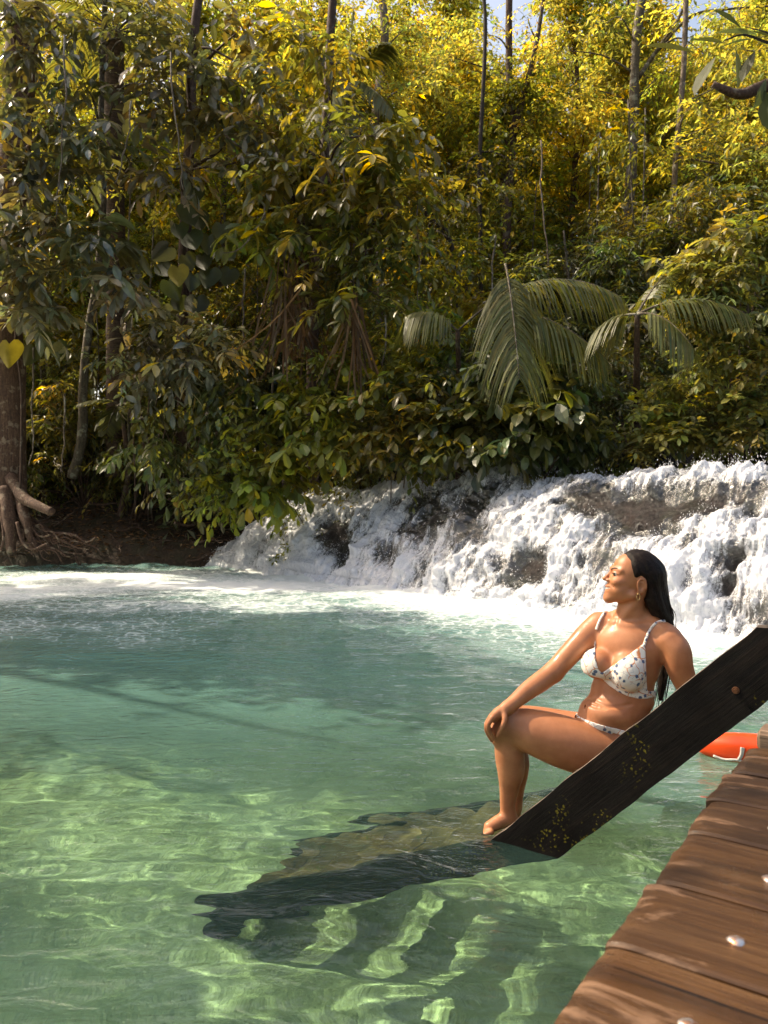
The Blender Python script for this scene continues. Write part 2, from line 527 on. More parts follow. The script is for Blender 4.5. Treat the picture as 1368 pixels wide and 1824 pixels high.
def build_fall():
    P, n, Lu, D, Q = fall_surface(560, 190)
    r = rock_lumps(P, Lu, D)
    pool = n.copy()
    V = P + pool * (r * sst(-.3, .3, Q) * (1 - .65 * sst(1.0, 1.3, Q)) - .06)[:, None]
    g = G('wet_dark_travertine')
    p = g.pos()
    a = g.noise(p, 3.0, 6, .65); b = g.noise(p, 22, 5, .65)
    c = g.ramp(g.math('ADD', g.math('MULTIPLY', a, .5), g.math('MULTIPLY', b, .5)), (.36, (.005, .004, .004)), (.52, (.022, .014, .012)), (.68, (.065, .038, .030)))
    c = g.mix(g.ramp(g.noise(p, 1.3, 3), (.5, 0.0), (.62, .7)), c, (.018, .022, .008))
    rock = g.done(g.n('BsdfPrincipled', None, Base_Color=c, Roughness=.28, Normal=g.bump(g.math('ADD', a, b), .9, .08)))
    o = make('rock_ledge', V, gridfaces(560, 190), rock)
    tag(o, None, None, None, 'structure')

    nu, nv = 1150, 420
    P, n, Lu, D, Q = fall_surface(nu, nv)
    r = rock_lumps(P, Lu, D)
    px, py = photo_xy(P)
    bare = np.zeros(len(P))
    jit = np.stack([Lu * 2.2, D * 1.2, 0 * Lu], -1)
    jx, jy = 26 * fbm(jit, 4, seed=110), 22 * fbm(jit, 4, seed=111)
    for x, y, w, h, k in BARE:
        bare = np.maximum(bare, k * np.exp(-(((px + jx - x) / w) ** 2 + ((py + jy - y) / h) ** 2) ** 1.3))
    bare *= (Q > -.05) * (Q < 1.02)
    edge = sst(0.0, .9, Lu)
    K = np.stack([Lu * 1.0, D * .42 + .25 * fbm(np.stack([Lu * 1.3, D * .8, 0 * Lu], -1), 3, seed=121), 0 * Lu], -1)
    K2 = np.stack([Lu, D, .4 * D], -1)
    strand = fbm(K * 4.2, 3, seed=120, gain=.5)
    boil = fbm(K2 * 2.4, 3, seed=122, gain=.48)
    fine = fbm(K2 * 9.0, 4, seed=123, gain=.72, ridged=True)
    strk = fbm(np.stack([Lu * 13, D * 2.2, 0 * Lu], -1) + .8 * boil[:, None], 4, seed=127, gain=.65)
    base_t = .09 + .06 * boil + .06 * strand + .035 * strk
    base_t = base_t + .15 * np.exp(-((Q - .05) / .16) ** 2) * (.6 + .9 * boil)         # heaps of foam at the foot
    base_t = base_t + .10 * np.exp(-((Q - 1.0) / .12) ** 2) * np.clip(.3 + 1.4 * boil, -.2, 1)
    up = sst(1.0, 1.35, Q)
    base_t = base_t * (1 - up) + up * (.05 + .08 * boil + .03 * strand)
    th = base_t - .27 * bare + (.022 * fine + .042 * strk) * (1 - .3 * up)
    th = np.where(Q < -.12, th - .10, th)
    V = P + n * (r * sst(-.3, .3, Q) * (1 - .65 * up))[:, None] + n * th[:, None] * edge[:, None]
    V = V - n * (.10 * (1 - edge))[:, None]
    V[:, 2] += up * .07 * np.clip(boil, 0, 1)
    thin = np.clip(.46 - .26 * sst(7.5, 4.0, Lu) + 1.45 * bare - .4 * boil - .5 * strand - .25 * strk + .1 * up - .25 * np.exp(-((Q - .05) / .15) ** 2), 0, 1.4)
    g = G('white_falling_water')
    p = g.pos()
    t = g.attr('thin')
    nz = g.noise(g.mapv(p, (1, 1, .55)), 16, 7, .72, .8)
    nz2 = g.noise(p, 52, 4, .7, .6)
    fv = g.n('CombineXYZ', None, X=g.math('MULTIPLY', g.attr('across'), 26.0), Y=g.math('MULTIPLY', g.attr('down'), 3.2), Z=g.math('MULTIPLY', nz, 1.6)).outputs[0]
    silk = g.noise(fv, 1.0, 5, .66, .9)
    cov = g.math('ADD', g.math('MULTIPLY', nz, .30), g.math('MULTIPLY', nz2, .26))
    cov = g.math('ADD', cov, g.math('MULTIPLY', silk, .44))
    hole = g.n('MapRange', None, Value=g.math('SUBTRACT', cov, g.math('MULTIPLY', t, .33)), i1=.27, i2=.42).outputs[0]
    col = g.ramp(cov, (.38, (.55, .58, .65)), (.48, (.80, .81, .86)), (.58, (.92, .92, .95)))
    nb = g.bump(g.math('ADD', g.math('MULTIPLY', silk, .7), g.math('MULTIPLY', nz2, .3)), .55, .04)
    d = g.n('BsdfDiffuse', None, Color=col, Normal=nb)
    tr = g.n('BsdfTranslucent', None, Color=(.80, .84, .90), Normal=nb)
    gl = g.n('BsdfGlossy', None, Color=(1, 1, 1), Roughness=.25, Normal=nb)
    w = g.n('MixShader', None, i0=.28, i1=d.outputs[0], i2=tr.outputs[0])
    w = g.n('MixShader', None, i0=.05, i1=w.outputs[0], i2=gl.outputs[0])
    clear = g.n('MixShader', None, i0=.10, i1=g.n('BsdfTransparent', None, Color=(.90, .92, .92)).outputs[0], i2=g.n('BsdfGlossy', None, Roughness=.12, Normal=nb).outputs[0])
    m = g.done(g.n('MixShader', None, i0=hole, i1=clear.outputs[0], i2=w.outputs[0]))
    F = gridfaces(nu, nv)
    o = make('waterfall', V, F, m, attrs={'thin': thin, 'across': Lu, 'down': D})
    tag(o, None, None, None, 'structure')

    # spray: thousands of droplets thrown off the crests and the foot of the fall
    rs = np.random.default_rng(21)
    wgt = np.clip(boil + .35, 0, 1) ** 2 * (np.exp(-((Q - .05) / .18) ** 2) * 1.6 + np.exp(-((Q - .98) / .10) ** 2) * 1.3 + .28 * (Q > 0) * (Q < 1) + .25 * (Q >= 1)) * edge * (1 - .35 * bare)
    wgt = np.where(Q < -.1, 0, wgt)
    ids = rs.choice(len(V), 18000, p=wgt / wgt.sum())
    rise = rs.exponential(.036, len(ids)) * (1 + .5 * np.exp(-((Q[ids] - 1) / .1) ** 2))
    C = V[ids] + n[ids] * rise[:, None] * .8 + rs.normal(0, .02, (len(ids), 3)) + np.array((0, 0, .5)) * rise[:, None]
    R = rs.uniform(.003, .0078, len(ids)) * (1 - .4 * np.clip(rise / .2, 0, 1))
    oc = np.array(((1, 0, 0), (-1, 0, 0), (0, 1, 0), (0, -1, 0), (0, 0, 1), (0, 0, -1)), float)
    of = np.array(((0, 2, 4), (2, 1, 4), (1, 3, 4), (3, 0, 4), (2, 0, 5), (1, 2, 5), (3, 1, 5), (0, 3, 5)))
    st = 1 + rs.uniform(0, 1.4, (len(ids), 1))
    DV = oc[None] * R[:, None, None]
    DV[..., 2] *= st
    SV = (C[:, None] + DV).reshape(-1, 3)
    SF = (of[None] + (np.arange(len(ids)) * 6)[:, None, None]).reshape(-1, 3)
    g = G('spray_droplets')
    sm = g.done(g.n('MixShader', None, i0=.35, i1=g.n('BsdfDiffuse', None, Color=(.88, .89, .92)).outputs[0], i2=g.n('BsdfTranslucent', None, Color=(.88, .89, .92)).outputs[0]))
    o = make('spray', SV, SF, sm)
    tag(o, 'white water droplets thrown up along the waterfall', None, None, 'stuff')
    # boulders on the far side of the upper river
    for (x, y, Y, r, lab) in ((1165, 818, 14.2, .50, 'reddish brown boulder at the top of the waterfall below the layered shrub'), (1015, 828, 15.0, .28, 'small dark boulder at the lip of the fall under the dark shrub')):
        c = W(x, y, Y)
        th, ph = np.meshgrid(np.linspace(0, 2 * np.pi, 49), np.linspace(0, np.pi, 25), indexing='ij')
        S = np.stack([np.cos(th) * np.sin(ph), np.sin(th) * np.sin(ph), np.cos(ph)], -1).reshape(-1, 3)
        S = S * (1 + .28 * fbm(S * 1.6 + x, 4, seed=5))[:, None] * np.array((1.35, 1.0, .55)) * r
        o = make('boulder', S, gridfaces(49, 25), rock)
        o.location = c
        tag(o, lab, 'boulder')


build_fall()
# ------------------------------------------------------------------ wooden stair, deck, rescue can
SD = np.array((.855, -.5185, 0)); SN = np.array((.5185, .855, 0)); UP = np.array((0, 0, 1.0))
S0 = np.array((.484, 3.386, 0))


def wood_mat(name, dark, mid, light, axis_rot, wet=.35, spots=None, scale=1.0, spec=.4, worn=False, edge=False):
    g = G(name)
    p = g.obj()
    if isinstance(axis_rot, tuple):                        # turn about the vertical, then tip onto the slope
        q = g.mapv(g.mapv(p, rot=(0, 0, axis_rot[0])), rot=(0, axis_rot[1], 0))
    else:
        q = g.mapv(p, rot=(0, 0, axis_rot))
    q = g.mapv(q, (scale * 1.1, scale * 15, scale * 15))
    grain = g.noise(q, 2.2, 6, .62, .8)
    fine = g.noise(g.mapv(q, (1, 5, 5)), 5.0, 3, .6)
    blot = g.noise(p, 5.0, 4, .6)
    c = g.ramp(g.math('ADD', g.math('MULTIPLY', grain, .7), g.math('MULTIPLY', fine, .3)), (.3, dark), (.5, mid), (.72, light))
    c = g.mix(g.ramp(blot, (.4, 0.0), (.7, .6)), c, dark)
    crack = g.noise(g.mapv(q, (.7, 2.6, 2.6)), 3.0, 3, .5, .3)
    c = g.mix(g.ramp(crack, (.30, .85), (.38, 0.0)), c, tuple(v * .25 for v in dark))
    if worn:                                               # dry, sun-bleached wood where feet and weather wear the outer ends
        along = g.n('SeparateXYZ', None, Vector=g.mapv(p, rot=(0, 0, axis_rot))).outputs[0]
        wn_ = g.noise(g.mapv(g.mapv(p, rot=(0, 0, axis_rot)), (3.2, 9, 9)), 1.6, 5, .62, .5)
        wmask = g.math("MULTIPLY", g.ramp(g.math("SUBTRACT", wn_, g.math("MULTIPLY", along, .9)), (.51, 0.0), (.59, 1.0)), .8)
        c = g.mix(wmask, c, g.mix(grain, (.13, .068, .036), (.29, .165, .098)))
    if spots:
        pd = g.n('Mix', {'data_type': 'VECTOR'}, i0=.03, i4=p, i5=g.n('TexNoise', None, Vector=p, Scale=40.0).outputs[1]).outputs[1]
        v = g.n('TexVoronoi', None, Vector=pd, Scale=spots[1]).outputs[0]
        n = g.noise(p, spots[2], 2)
        k = g.math('MULTIPLY', g.ramp(v, (.22, 1.0), (.34, 0.0)), g.ramp(n, (.58, 0.0), (.64, 1.0)))
        c = g.mix(k, c, spots[0])
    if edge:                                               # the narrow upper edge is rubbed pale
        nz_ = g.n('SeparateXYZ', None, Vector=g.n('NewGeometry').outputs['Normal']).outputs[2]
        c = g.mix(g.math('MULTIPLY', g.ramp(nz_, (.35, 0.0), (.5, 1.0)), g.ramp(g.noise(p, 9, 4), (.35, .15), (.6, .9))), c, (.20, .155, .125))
    ro = g.math('ADD', g.ramp(blot, (.35, wet), (.65, wet + .34)), g.math('MULTIPLY', fine, .10))
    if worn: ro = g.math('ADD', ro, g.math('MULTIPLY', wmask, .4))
    b = g.bump(g.math('ADD', grain, g.math('MULTIPLY', fine, .6)), .45, .006)
    return g.done(g.n('BsdfPrincipled', None, Base_Color=c, Roughness=ro, Normal=b, i13=spec))


def slab(poly_tz, n0, n1, wob=0.0, nseg=60):
    """extrude a polygon given in stair coordinates (t, z) across the stair from n0 to n1"""
    pts = np.array(poly_tz, float)
    out = []
    for a, b in zip(pts, np.roll(pts, -1, 0)):
        m = max(1, int(np.linalg.norm(b - a) / .03))
        for i in range(m): out.append(a + (b - a) * i / m)
    pts = np.array(out)
    if wob:
        k = np.stack([pts[:, 0] * 9, pts[:, 1] * 9, 0 * pts[:, 0]], -1)
        pts = pts + wob * np.stack([fbm(k, 3, seed=61), fbm(k, 3, seed=62)], -1)
    c = pts.mean(0)
    inner = c + (pts - c) * (1 - .006 / np.maximum(np.linalg.norm(pts - c, axis=1), .05))[:, None]
    m = len(pts)
    rings = [(inner, n0), (pts, n0 + .005), (pts, n1 - .005), (inner, n1)]
    V = np.concatenate([S0 + r[:, :1] * SD + r[:, 1:] * UP + nn * SN for r, nn in rings])
    j = np.arange(m); k = (j + 1) % m
    Q = np.concatenate([np.stack([i * m + j, i * m + k, (i + 1) * m + k, (i + 1) * m + j], -1) for i in range(3)])
    return V, Q, (list(range(m))[::-1], list(range(3 * m, 4 * m)))


def ngon_make(name, V, Q, caps, mat, parent):
    o = make(name, np.asarray(V) - root_loc(parent), [Q, np.array([caps[0]]), np.array([caps[1]])], mat, parent, smooth=False)
    return o


def build_stair():
    root = empty('wooden_stair', S0, 'dark wooden stair running from the deck down into the green water', 'stair')
    black = wood_mat('blackened_wet_wood', (.003, .0024, .002), (.007, .005, .004), (.022, .013, .009), (.545, .773), .62, ((.13, .105, .012), 60, 3.4), 1.0, .16, False, True)
    # grain runs up the slope
    top = lambda t: .01 + .975 * t
    for n0, dz in ((0.0, 0.0), (.80, -.09)):
        poly = [(-1.82, top(-1.82)), (1.049, top(1.049)), (1.30, top(1.049)), (1.30, top(1.049) - .30 + .06), (1.22, top(1.22) - .305), (-1.82, top(-1.82) - .30)]
        poly = [(a, b + dz * (1.0 if i in (0, 1, 2) else .1)) for i, (a, b) in enumerate(poly)]
        V, Q, caps = slab(poly, n0, n0 + .05, .0065)
        ngon_make('stringer', V, Q, caps, black, root)
    brown = wood_mat('worn_brown_tread', (.07, .035, .012), (.20, .11, .04), (.34, .2, .08), 2.1, .4, ((.10, .10, .02), 30, 4))
    for k in range(-1, 12):
        t = .44 - .235 * (k - 2)
        c = S0 + SD * t + SN * .425 + UP * (.255 - .229 * (k - 2))
        V, Q, T = rbox(c, np.stack([SN, SD, UP]), (.372, .105, .018), .006)
        o = part('tread', root, V, [Q, T], brown, smooth=False)
        o.cycles.is_caustics_receiver = True
    rust = G('rusty_iron')
    rust = rust.done(rust.n('BsdfPrincipled', None, Base_Color=(.14, .055, .025), Roughness=.6, Metallic=.6))
    for t, dz in ((.975, -.175), (-.62, -.15)):
        c = S0 + SD * t + UP * (top(t) + dz)
        b = MB()
        for h, r in ((.005, .014), (.012, .008)):
            V, Q, T = tube([c, c - SN * h], [r, r * .9], 14)
            b.add(V, Q, T)
        b.build('bolt', root, rust, smooth=False)
    return root


DE = np.array((.576, .817, 0)); DP = np.array((.817, -.576, 0)); DZ = .95
D0 = np.array((.1684, .807, DZ))


def build_deck():
    root = empty('wooden_deck', D0 - UP * DZ, 'worn brown plank deck with nailed boards beside the pool', 'deck')
    plank = []
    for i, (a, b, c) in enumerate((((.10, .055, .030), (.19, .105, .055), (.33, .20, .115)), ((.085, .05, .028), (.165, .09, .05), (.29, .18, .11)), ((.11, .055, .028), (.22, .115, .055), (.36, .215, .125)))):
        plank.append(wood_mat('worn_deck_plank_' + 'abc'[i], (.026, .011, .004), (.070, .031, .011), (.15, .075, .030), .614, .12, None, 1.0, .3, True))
    steel = G('nail_head_steel')
    st = steel.noise(steel.obj(), 90, 3)
    steel = steel.done(steel.n('BsdfPrincipled', None, Base_Color=steel.ramp(st, (.4, (.62, .60, .60)), (.62, (.45, .20, .09))), Metallic=.9, Roughness=.42))
    edges = [-.80, -.60, -.40, -.20, -.01, .191, .384, .585, .757, .925, 1.135]
    s = 1.135
    while s < 2.9:
        s += .2
        edges.append(s)
    rs = np.random.RandomState(4)
    for i, (a, b) in enumerate(zip(edges[:-1], edges[1:])):
        out = rs.uniform(-.006, .004)
        if a > 1.1: out += .075 + .04 * (a - 1.1)
        L = 2.6
        gap = .003 if abs(a - .925) > .01 else .012
        nx, ny = 90, 30
        U, Vv = np.meshgrid(np.linspace(0, 1, nx) ** 1.6, np.linspace(0, 1, ny), indexing='ij')
        p1 = out + U.ravel() * L
        e1 = a + gap + Vv.ravel() * (b - a - 2 * gap)
        K = np.stack([p1 * 3, e1 * 14, 0 * p1], -1)
        edge = np.minimum(Vv.ravel(), 1 - Vv.ravel())
        endw = np.exp(-U.ravel() * L / .012)
        zz = .0016 * fbm(K, 4, seed=70 + i) - .004 * np.exp(-edge / .012) - .008 * endw
        wig = .006 * fbm(np.stack([e1 * 22, 0 * e1 + i, 0 * e1], -1), 3, seed=80) * np.exp(-U.ravel() * L / .08)
        V = D0 + p1[:, None] * DP + wig[:, None] * DP + e1[:, None] * DE + zz[:, None] * UP
        Q = gridfaces(nx, ny)[:, ::-1]
        # rim and underside
        rim = np.concatenate([np.arange(ny)[::-1], np.arange(1, nx) * ny, (nx - 1) * ny + np.arange(1, ny), np.arange(nx - 2, -1, -1) * ny + ny - 1])[:-1]
        low = V[rim] - UP * .042
        n0 = len(V)
        j = np.arange(len(rim)); k = (j + 1) % len(rim)
        side = np.stack([rim[j], rim[k], n0 + k, n0 + j], -1)
        V = np.concatenate([V, low])
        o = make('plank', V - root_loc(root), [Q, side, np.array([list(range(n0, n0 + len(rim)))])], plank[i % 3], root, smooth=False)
        for nn in ((.13,) if a > -.4 else ()):
            c = D0 + DP * (nn + out + rs.uniform(-.01, .01)) + DE * ((a + b) / 2 + rs.uniform(-.012, .012))
            r = .0112
            prof = [(.0, .0045), (.4, .0042), (.75, .003), (1.0, .0005), (1.02, -.004)]
            th = np.linspace(0, 2 * np.pi, 14, endpoint=False)
            R = []
            for q, h in prof:
                wob = 1 + .08 * np.sin(th * 3 + i)
                R.append(c + UP * (h - .0005) + r * q * wob[:, None] * (np.cos(th)[:, None] * DP + np.sin(th)[:, None] * DE))
            Vn = np.concatenate(R)
            Fn = gridfaces(len(prof), 14)
            jj = np.arange(len(prof) - 1)
            wrap = np.stack([jj * 14 + 13, (jj + 1) * 14 + 13, (jj + 1) * 14, jj * 14], -1)
            make('nail', Vn - root_loc(root), np.concatenate([Fn, wrap]), steel, o)
    dark = wood_mat('dark_deck_beam', (.02, .012, .008), (.05, .03, .02), (.09, .055, .035), -.957, .6)
    for off in (.16, 1.1, 2.2):
        V, Q, T = rbox(D0 + DP * off + DE * .95 - UP * .115, np.stack([DE, DP, UP]), (1.95, .05, .07), .006)
        part('joist', root, V, [Q, T], dark, smooth=False)
    for off, s in ((.3, -.6), (.3, 2.55), (1.9, -.6), (1.9, 2.55)):
        P = D0 + DP * off + DE * s
        V, Q, T = tube([P - UP * .05, P - UP * 1.4, P - UP * 2.4], [.07, .072, .075], 12)
        part('pile', root, V, [Q, T], dark, smooth=True)
    # squared kerb block at the end of the front boards
    pale = wood_mat('pale_end_grain_wood', (.10, .06, .04), (.22, .14, .09), (.36, .25, .17), .614, .6)
    c = W(1353, 1312, 1.84) + DP * .25
    V, Q, T = rbox(c, np.stack([DP, DE, UP]), (.25, .045, .024), .008, sub=8)
    part('kerb_block', root, V, [Q, T], pale, smooth=False)
    return root


def build_can():
    c = W(1312, 1330, 4.5); c[2] = .045
    root = empty('rescue_can', c, 'bright orange rescue buoy with white rope floating beside the deck', 'rescue buoy')
    ax = np.array((.93, -.36, 0)); ax /= np.linalg.norm(ax)
    sd = np.array((-ax[1], ax[0], 0))
    t = np.linspace(0, 1, 40)
    prof_w = .108 * np.clip(np.sin(np.pi * np.clip(t * .93 + .05, 0, 1)), 0, 1) ** .45
    prof_h = .088 * np.clip(np.sin(np.pi * np.clip(t * .93 + .05, 0, 1)), 0, 1) ** .4
    th = np.linspace(0, 2 * np.pi, 40, endpoint=False)
    V = []
    for i, tt in enumerate(t):
        cx = -.20 + .62 * tt
        for a in th:
            ca, sa = math.cos(a), math.sin(a)
            e = .72
            y = prof_w[i] * np.sign(ca) * abs(ca) ** e; z = prof_h[i] * np.sign(sa) * abs(sa) ** e
            # moulded hand recesses and a ridge along the top
            rec = math.exp(-((cx - .02) / .05) ** 2 - ((a - 5.35) / .30) ** 2) + math.exp(-((cx - .02) / .05) ** 2 - ((a - .95) / .28) ** 2)
            rec2 = math.exp(-((cx - .30) / .06) ** 2 - ((a - 5.2) / .35) ** 2)
            k = 1 - .28 * rec - .25 * rec2
            k *= 1 + .05 * math.exp(-((a - math.pi / 2) / .22) ** 2)
            V.append(ax * cx + sd * y * k + UP * z * k)
    V = np.array(V) + c
    n = len(th)
    i = np.arange(len(t) - 1)[:, None] * n; j = np.arange(n)[None, :]; k = (j + 1) % n
    Q = np.stack([i + j, i + k, i + n + k, i + n + j], -1).reshape(-1, 4)
    g = G('orange_moulded_plastic')
    red = g.done(g.n('BsdfPrincipled', None, Base_Color=(.86, .075, .012), Roughness=.34, i13=.5, Normal=g.bump(g.noise(g.obj(), 60, 3), .1, .002)))
    part('float_body', root, V, [Q, np.array([list(range(n))[::-1]]), np.array([list(range((len(t) - 1) * n, len(t) * n))])], red)
    g = G('white_rope')
    wv = g.n('TexWave', {'bands_direction': 'DIAGONAL'}, Vector=g.obj(), Scale=90.0, Distortion=1.0).outputs[0]
    white = g.done(g.n('BsdfPrincipled', None, Base_Color=g.ramp(wv, (.2, (.42, .38, .33)), (.8, (.75, .71, .66))), Roughness=.8, Normal=g.bump(wv, .6, .004)))
    b = MB()
    side = -sd
    mk = lambda x, y, z: c + ax * x + side * y + UP * z
    for pts in ([mk(-.13, .10, -.028), mk(-.07, .108, -.04), mk(0, .118, -.032), mk(.08, .118, -.055), mk(.17, .11, -.07), mk(.34, .09, -.05)],
                [mk(0, .118, -.032), mk(.015, .117, .0), mk(.02, .106, .04)], [mk(.0, .118, -.036), mk(.02, .116, -.004), mk(.03, .104, .038)]):
        P = spline(pts, 24)
        V, Q, T = tube(P, .0075, 8)
        b.add(V, Q, T)
    b.build('rope', root, white)
    return root


build_stair()
build_deck()
build_can()
# ------------------------------------------------------------------ the woman on the stair: one blended body surface
PK = 3.5 / FPX                                            # metres per photo pixel at the woman's distance


def J(px, py, d=0.0):
    return W(px, py, 3.5 + d)


class Field:
    """distance field on a regular grid, blended from simple volumes and meshed with surface nets"""
    def __init__(s, lo, hi, h):
        s.h = h
        s.lo = np.asarray(lo, float)
        s.n = np.ceil((np.asarray(hi) - s.lo) / h).astype(int) + 1
        s.D = np.full(tuple(s.n), .5, np.float32)

    def box(s, lo, hi):
        lo, hi = np.minimum(lo, hi), np.maximum(lo, hi)
        a = np.clip(np.floor((np.asarray(lo) - s.lo) / s.h).astype(int), 0, s.n - 1)
        b = np.clip(np.ceil((np.asarray(hi) - s.lo) / s.h).astype(int) + 1, 1, s.n)
        ax = [(s.lo[i] + s.h * np.arange(a[i], b[i])).astype(np.float32) for i in range(3)]
        return tuple(slice(a[i], b[i]) for i in range(3)), ax

    def _cap(s, ax, a, b, ra, rb):
        X, Y, Z = np.meshgrid(*ax, indexing='ij', sparse=True)
        ab = b - a; L2 = float(ab @ ab) + 1e-12
        t = np.clip(((X - a[0]) * ab[0] + (Y - a[1]) * ab[1] + (Z - a[2]) * ab[2]) / L2, 0, 1)
        d = np.sqrt((X - a[0] - t * ab[0]) ** 2 + (Y - a[1] - t * ab[1]) ** 2 + (Z - a[2] - t * ab[2]) ** 2)
        return d - (ra + (rb - ra) * t)

    def cap(s, a, b, ra, rb, k=.02, sub=False):
        a = np.asarray(a, float); b = np.asarray(b, float)
        m = max(ra, rb) + k + .03
        sl, ax = s.box(np.minimum(a, b) - m, np.maximum(a, b) + m)
        s.mergein(sl, s._cap(ax, a, b, ra, rb), k, sub)

    def chain(s, pts, k=.02, n=None, sub=False):
        """pts: rows of x, y, z, r smoothed into a spline"""
        P = spline(np.asarray(pts, float), n or (len(pts) - 1) * (9 if max(p[3] for p in pts) > .03 else 4) + 1)
        lo = (P[:, :3] - P[:, 3:]).min(0) - k - .03; hi = (P[:, :3] + P[:, 3:]).max(0) + k + .03
        sl, ax = s.box(lo, hi)
        d = None
        for p, q in zip(P[:-1], P[1:]):
            e = s._cap(ax, p[:3], q[:3], p[3], q[3])
            d = e if d is None else np.minimum(d, e)
        s.mergein(sl, d, k, sub)

    def ell(s, c, R, ax3=None, k=.02, sub=False):
        c = np.asarray(c, float); R = np.asarray(R, float)
        A = np.eye(3) if ax3 is None else np.asarray(ax3, float)
        m = max(R) + k + .03
        sl, ax = s.box(c - m, c + m)
        X, Y, Z = np.meshgrid(*ax, indexing='ij', sparse=True)
        u = [(X - c[0]) * A[i, 0] + (Y - c[1]) * A[i, 1] + (Z - c[2]) * A[i, 2] for i in range(3)]
        k0 = np.sqrt(sum((u[i] / R[i]) ** 2 for i in range(3)))
        k1 = np.sqrt(sum((u[i] / R[i] ** 2) ** 2 for i in range(3))) + 1e-6
        s.mergein(sl, k0 * (k0 - 1) / k1, k, sub)

    def mergein(s, sl, d, k, sub):
        A = s.D[sl]
        if sub:
            h = np.clip(.5 - .5 * (A + d) / k, 0, 1) if k > 0 else (A < -d)
            s.D[sl] = A * (1 - h) + (-d) * h + k * h * (1 - h)
        else:
            h = np.clip(.5 + .5 * (A - d) / k, 0, 1)
            s.D[sl] = A * (1 - h) + d * h - k * h * (1 - h)

    def points(s):
        return np.meshgrid(*[(s.lo[i] + s.h * np.arange(s.n[i])).astype(np.float32) for i in range(3)], indexing='ij', sparse=True)

    def at(s, P):
        q = (np.asarray(P) - s.lo) / s.h
        i = np.clip(np.floor(q).astype(int), 0, s.n - 2); f = q - i
        r = 0
        for dx in (0, 1):
            for dy in (0, 1):
                for dz in (0, 1):
                    w = (f[..., 0] if dx else 1 - f[..., 0]) * (f[..., 1] if dy else 1 - f[..., 1]) * (f[..., 2] if dz else 1 - f[..., 2])
                    r = r + w * s.D[i[..., 0] + dx, i[..., 1] + dy, i[..., 2] + dz]
        return r

    def hit(s, px, py, d0=-.45, d1=.35):
        """first surface point seen through a photo pixel"""
        Y = np.linspace(3.5 + d0, 3.5 + d1, 400)
        P = np.stack([W(px, py, y) for y in Y])
        v = s.at(P)
        k = np.argmax(v < 0)
        return P[k] if v[k] < 0 else None

    def nets(s, D=None):
        D = s.D if D is None else D
        I = D < 0
        c = np.zeros(tuple(np.array(D.shape) - 1), np.uint8)
        for dx in (0, 1):
            for dy in (0, 1):
                for dz in (0, 1):
                    c += I[dx:D.shape[0] - 1 + dx, dy:D.shape[1] - 1 + dy, dz:D.shape[2] - 1 + dz]
        act = np.argwhere((c > 0) & (c < 8))
        idx = np.full(c.shape, -1, np.int64)
        idx[tuple(act.T)] = np.arange(len(act))
        acc = np.zeros((len(act), 3)); cnt = np.zeros(len(act))
        cor = [np.array((x, y, z)) for x in (0, 1) for y in (0, 1) for z in (0, 1)]
        val = {tuple(o): D[tuple((act + o).T)] for o in cor}
        for o in cor:
            for a in range(3):
                if o[a] == 0:
                    p = o.copy(); p[a] = 1
                    v0, v1 = val[tuple(o)], val[tuple(p)]
                    m = (v0 < 0) != (v1 < 0)
                    t = v0[m] / (v0[m] - v1[m])
                    q = np.repeat(o[None].astype(float), m.sum(), 0); q[:, a] += t
                    acc[m] += q; cnt[m] += 1
        V = s.lo + s.h * (act + acc / cnt[:, None])
        Fs = []
        for a in range(3):
            b, d = (a + 1) % 3, (a + 2) % 3
            s0 = [slice(None)] * 3; s1 = [slice(None)] * 3
            s0[a] = slice(0, -1); s1[a] = slice(1, None)
            A, B = I[tuple(s0)], I[tuple(s1)]
            for flip, M in ((False, A & ~B), (True, ~A & B)):
                e = np.argwhere(M)
                e = e[(e[:, b] > 0) & (e[:, d] > 0) & (e[:, b] < D.shape[b] - 1) & (e[:, d] < D.shape[d] - 1)]
                if not len(e): continue
                qs = []
                for ob, od in ((0, 0), (-1, 0), (-1, -1), (0, -1)):
                    q = e.copy(); q[:, b] += ob; q[:, d] += od
                    qs.append(idx[tuple(q.T)])
                Q = np.stack(qs, -1)
                Fs.append(Q[:, ::-1] if flip else Q)
        F = np.concatenate(Fs)
        F = F[(F >= 0).all(1)]
        return V, F


def relax(V, F, it=2, w=.5):
    E = np.concatenate([F[:, [0, 1]], F[:, [1, 2]], F[:, [2, 3]], F[:, [3, 0]]])
    n = len(V)
    for _ in range(it):
        S = np.zeros_like(V); c = np.bincount(E.ravel(), minlength=n)
        for a in range(3):
            S[:, a] = np.bincount(E[:, 0], V[E[:, 1], a], n) + np.bincount(E[:, 1], V[E[:, 0], a], n)
        V = V * (1 - w) + w * S / np.maximum(c, 1)[:, None]
    return V


def poly_sd(px, py, poly):
    """signed distance to a polygon (negative inside), in photo pixels"""
    P = np.asarray(poly, float)
    d = np.full(px.shape, 1e9, np.float32); ins = np.zeros(px.shape, bool)
    for a, b in zip(P, np.roll(P, -1, 0)):
        e = b - a
        t = np.clip(((px - a[0]) * e[0] + (py - a[1]) * e[1]) / (e @ e), 0, 1)
        d = np.minimum(d, np.hypot(px - a[0] - t * e[0], py - a[1] - t * e[1]))
        if a[1] != b[1]:
            c = ((a[1] > py) != (b[1] > py)) & (px < (b[0] - a[0]) * (py - a[1]) / (b[1] - a[1]) + a[0])
            ins ^= c
    return np.where(ins, -d, d)


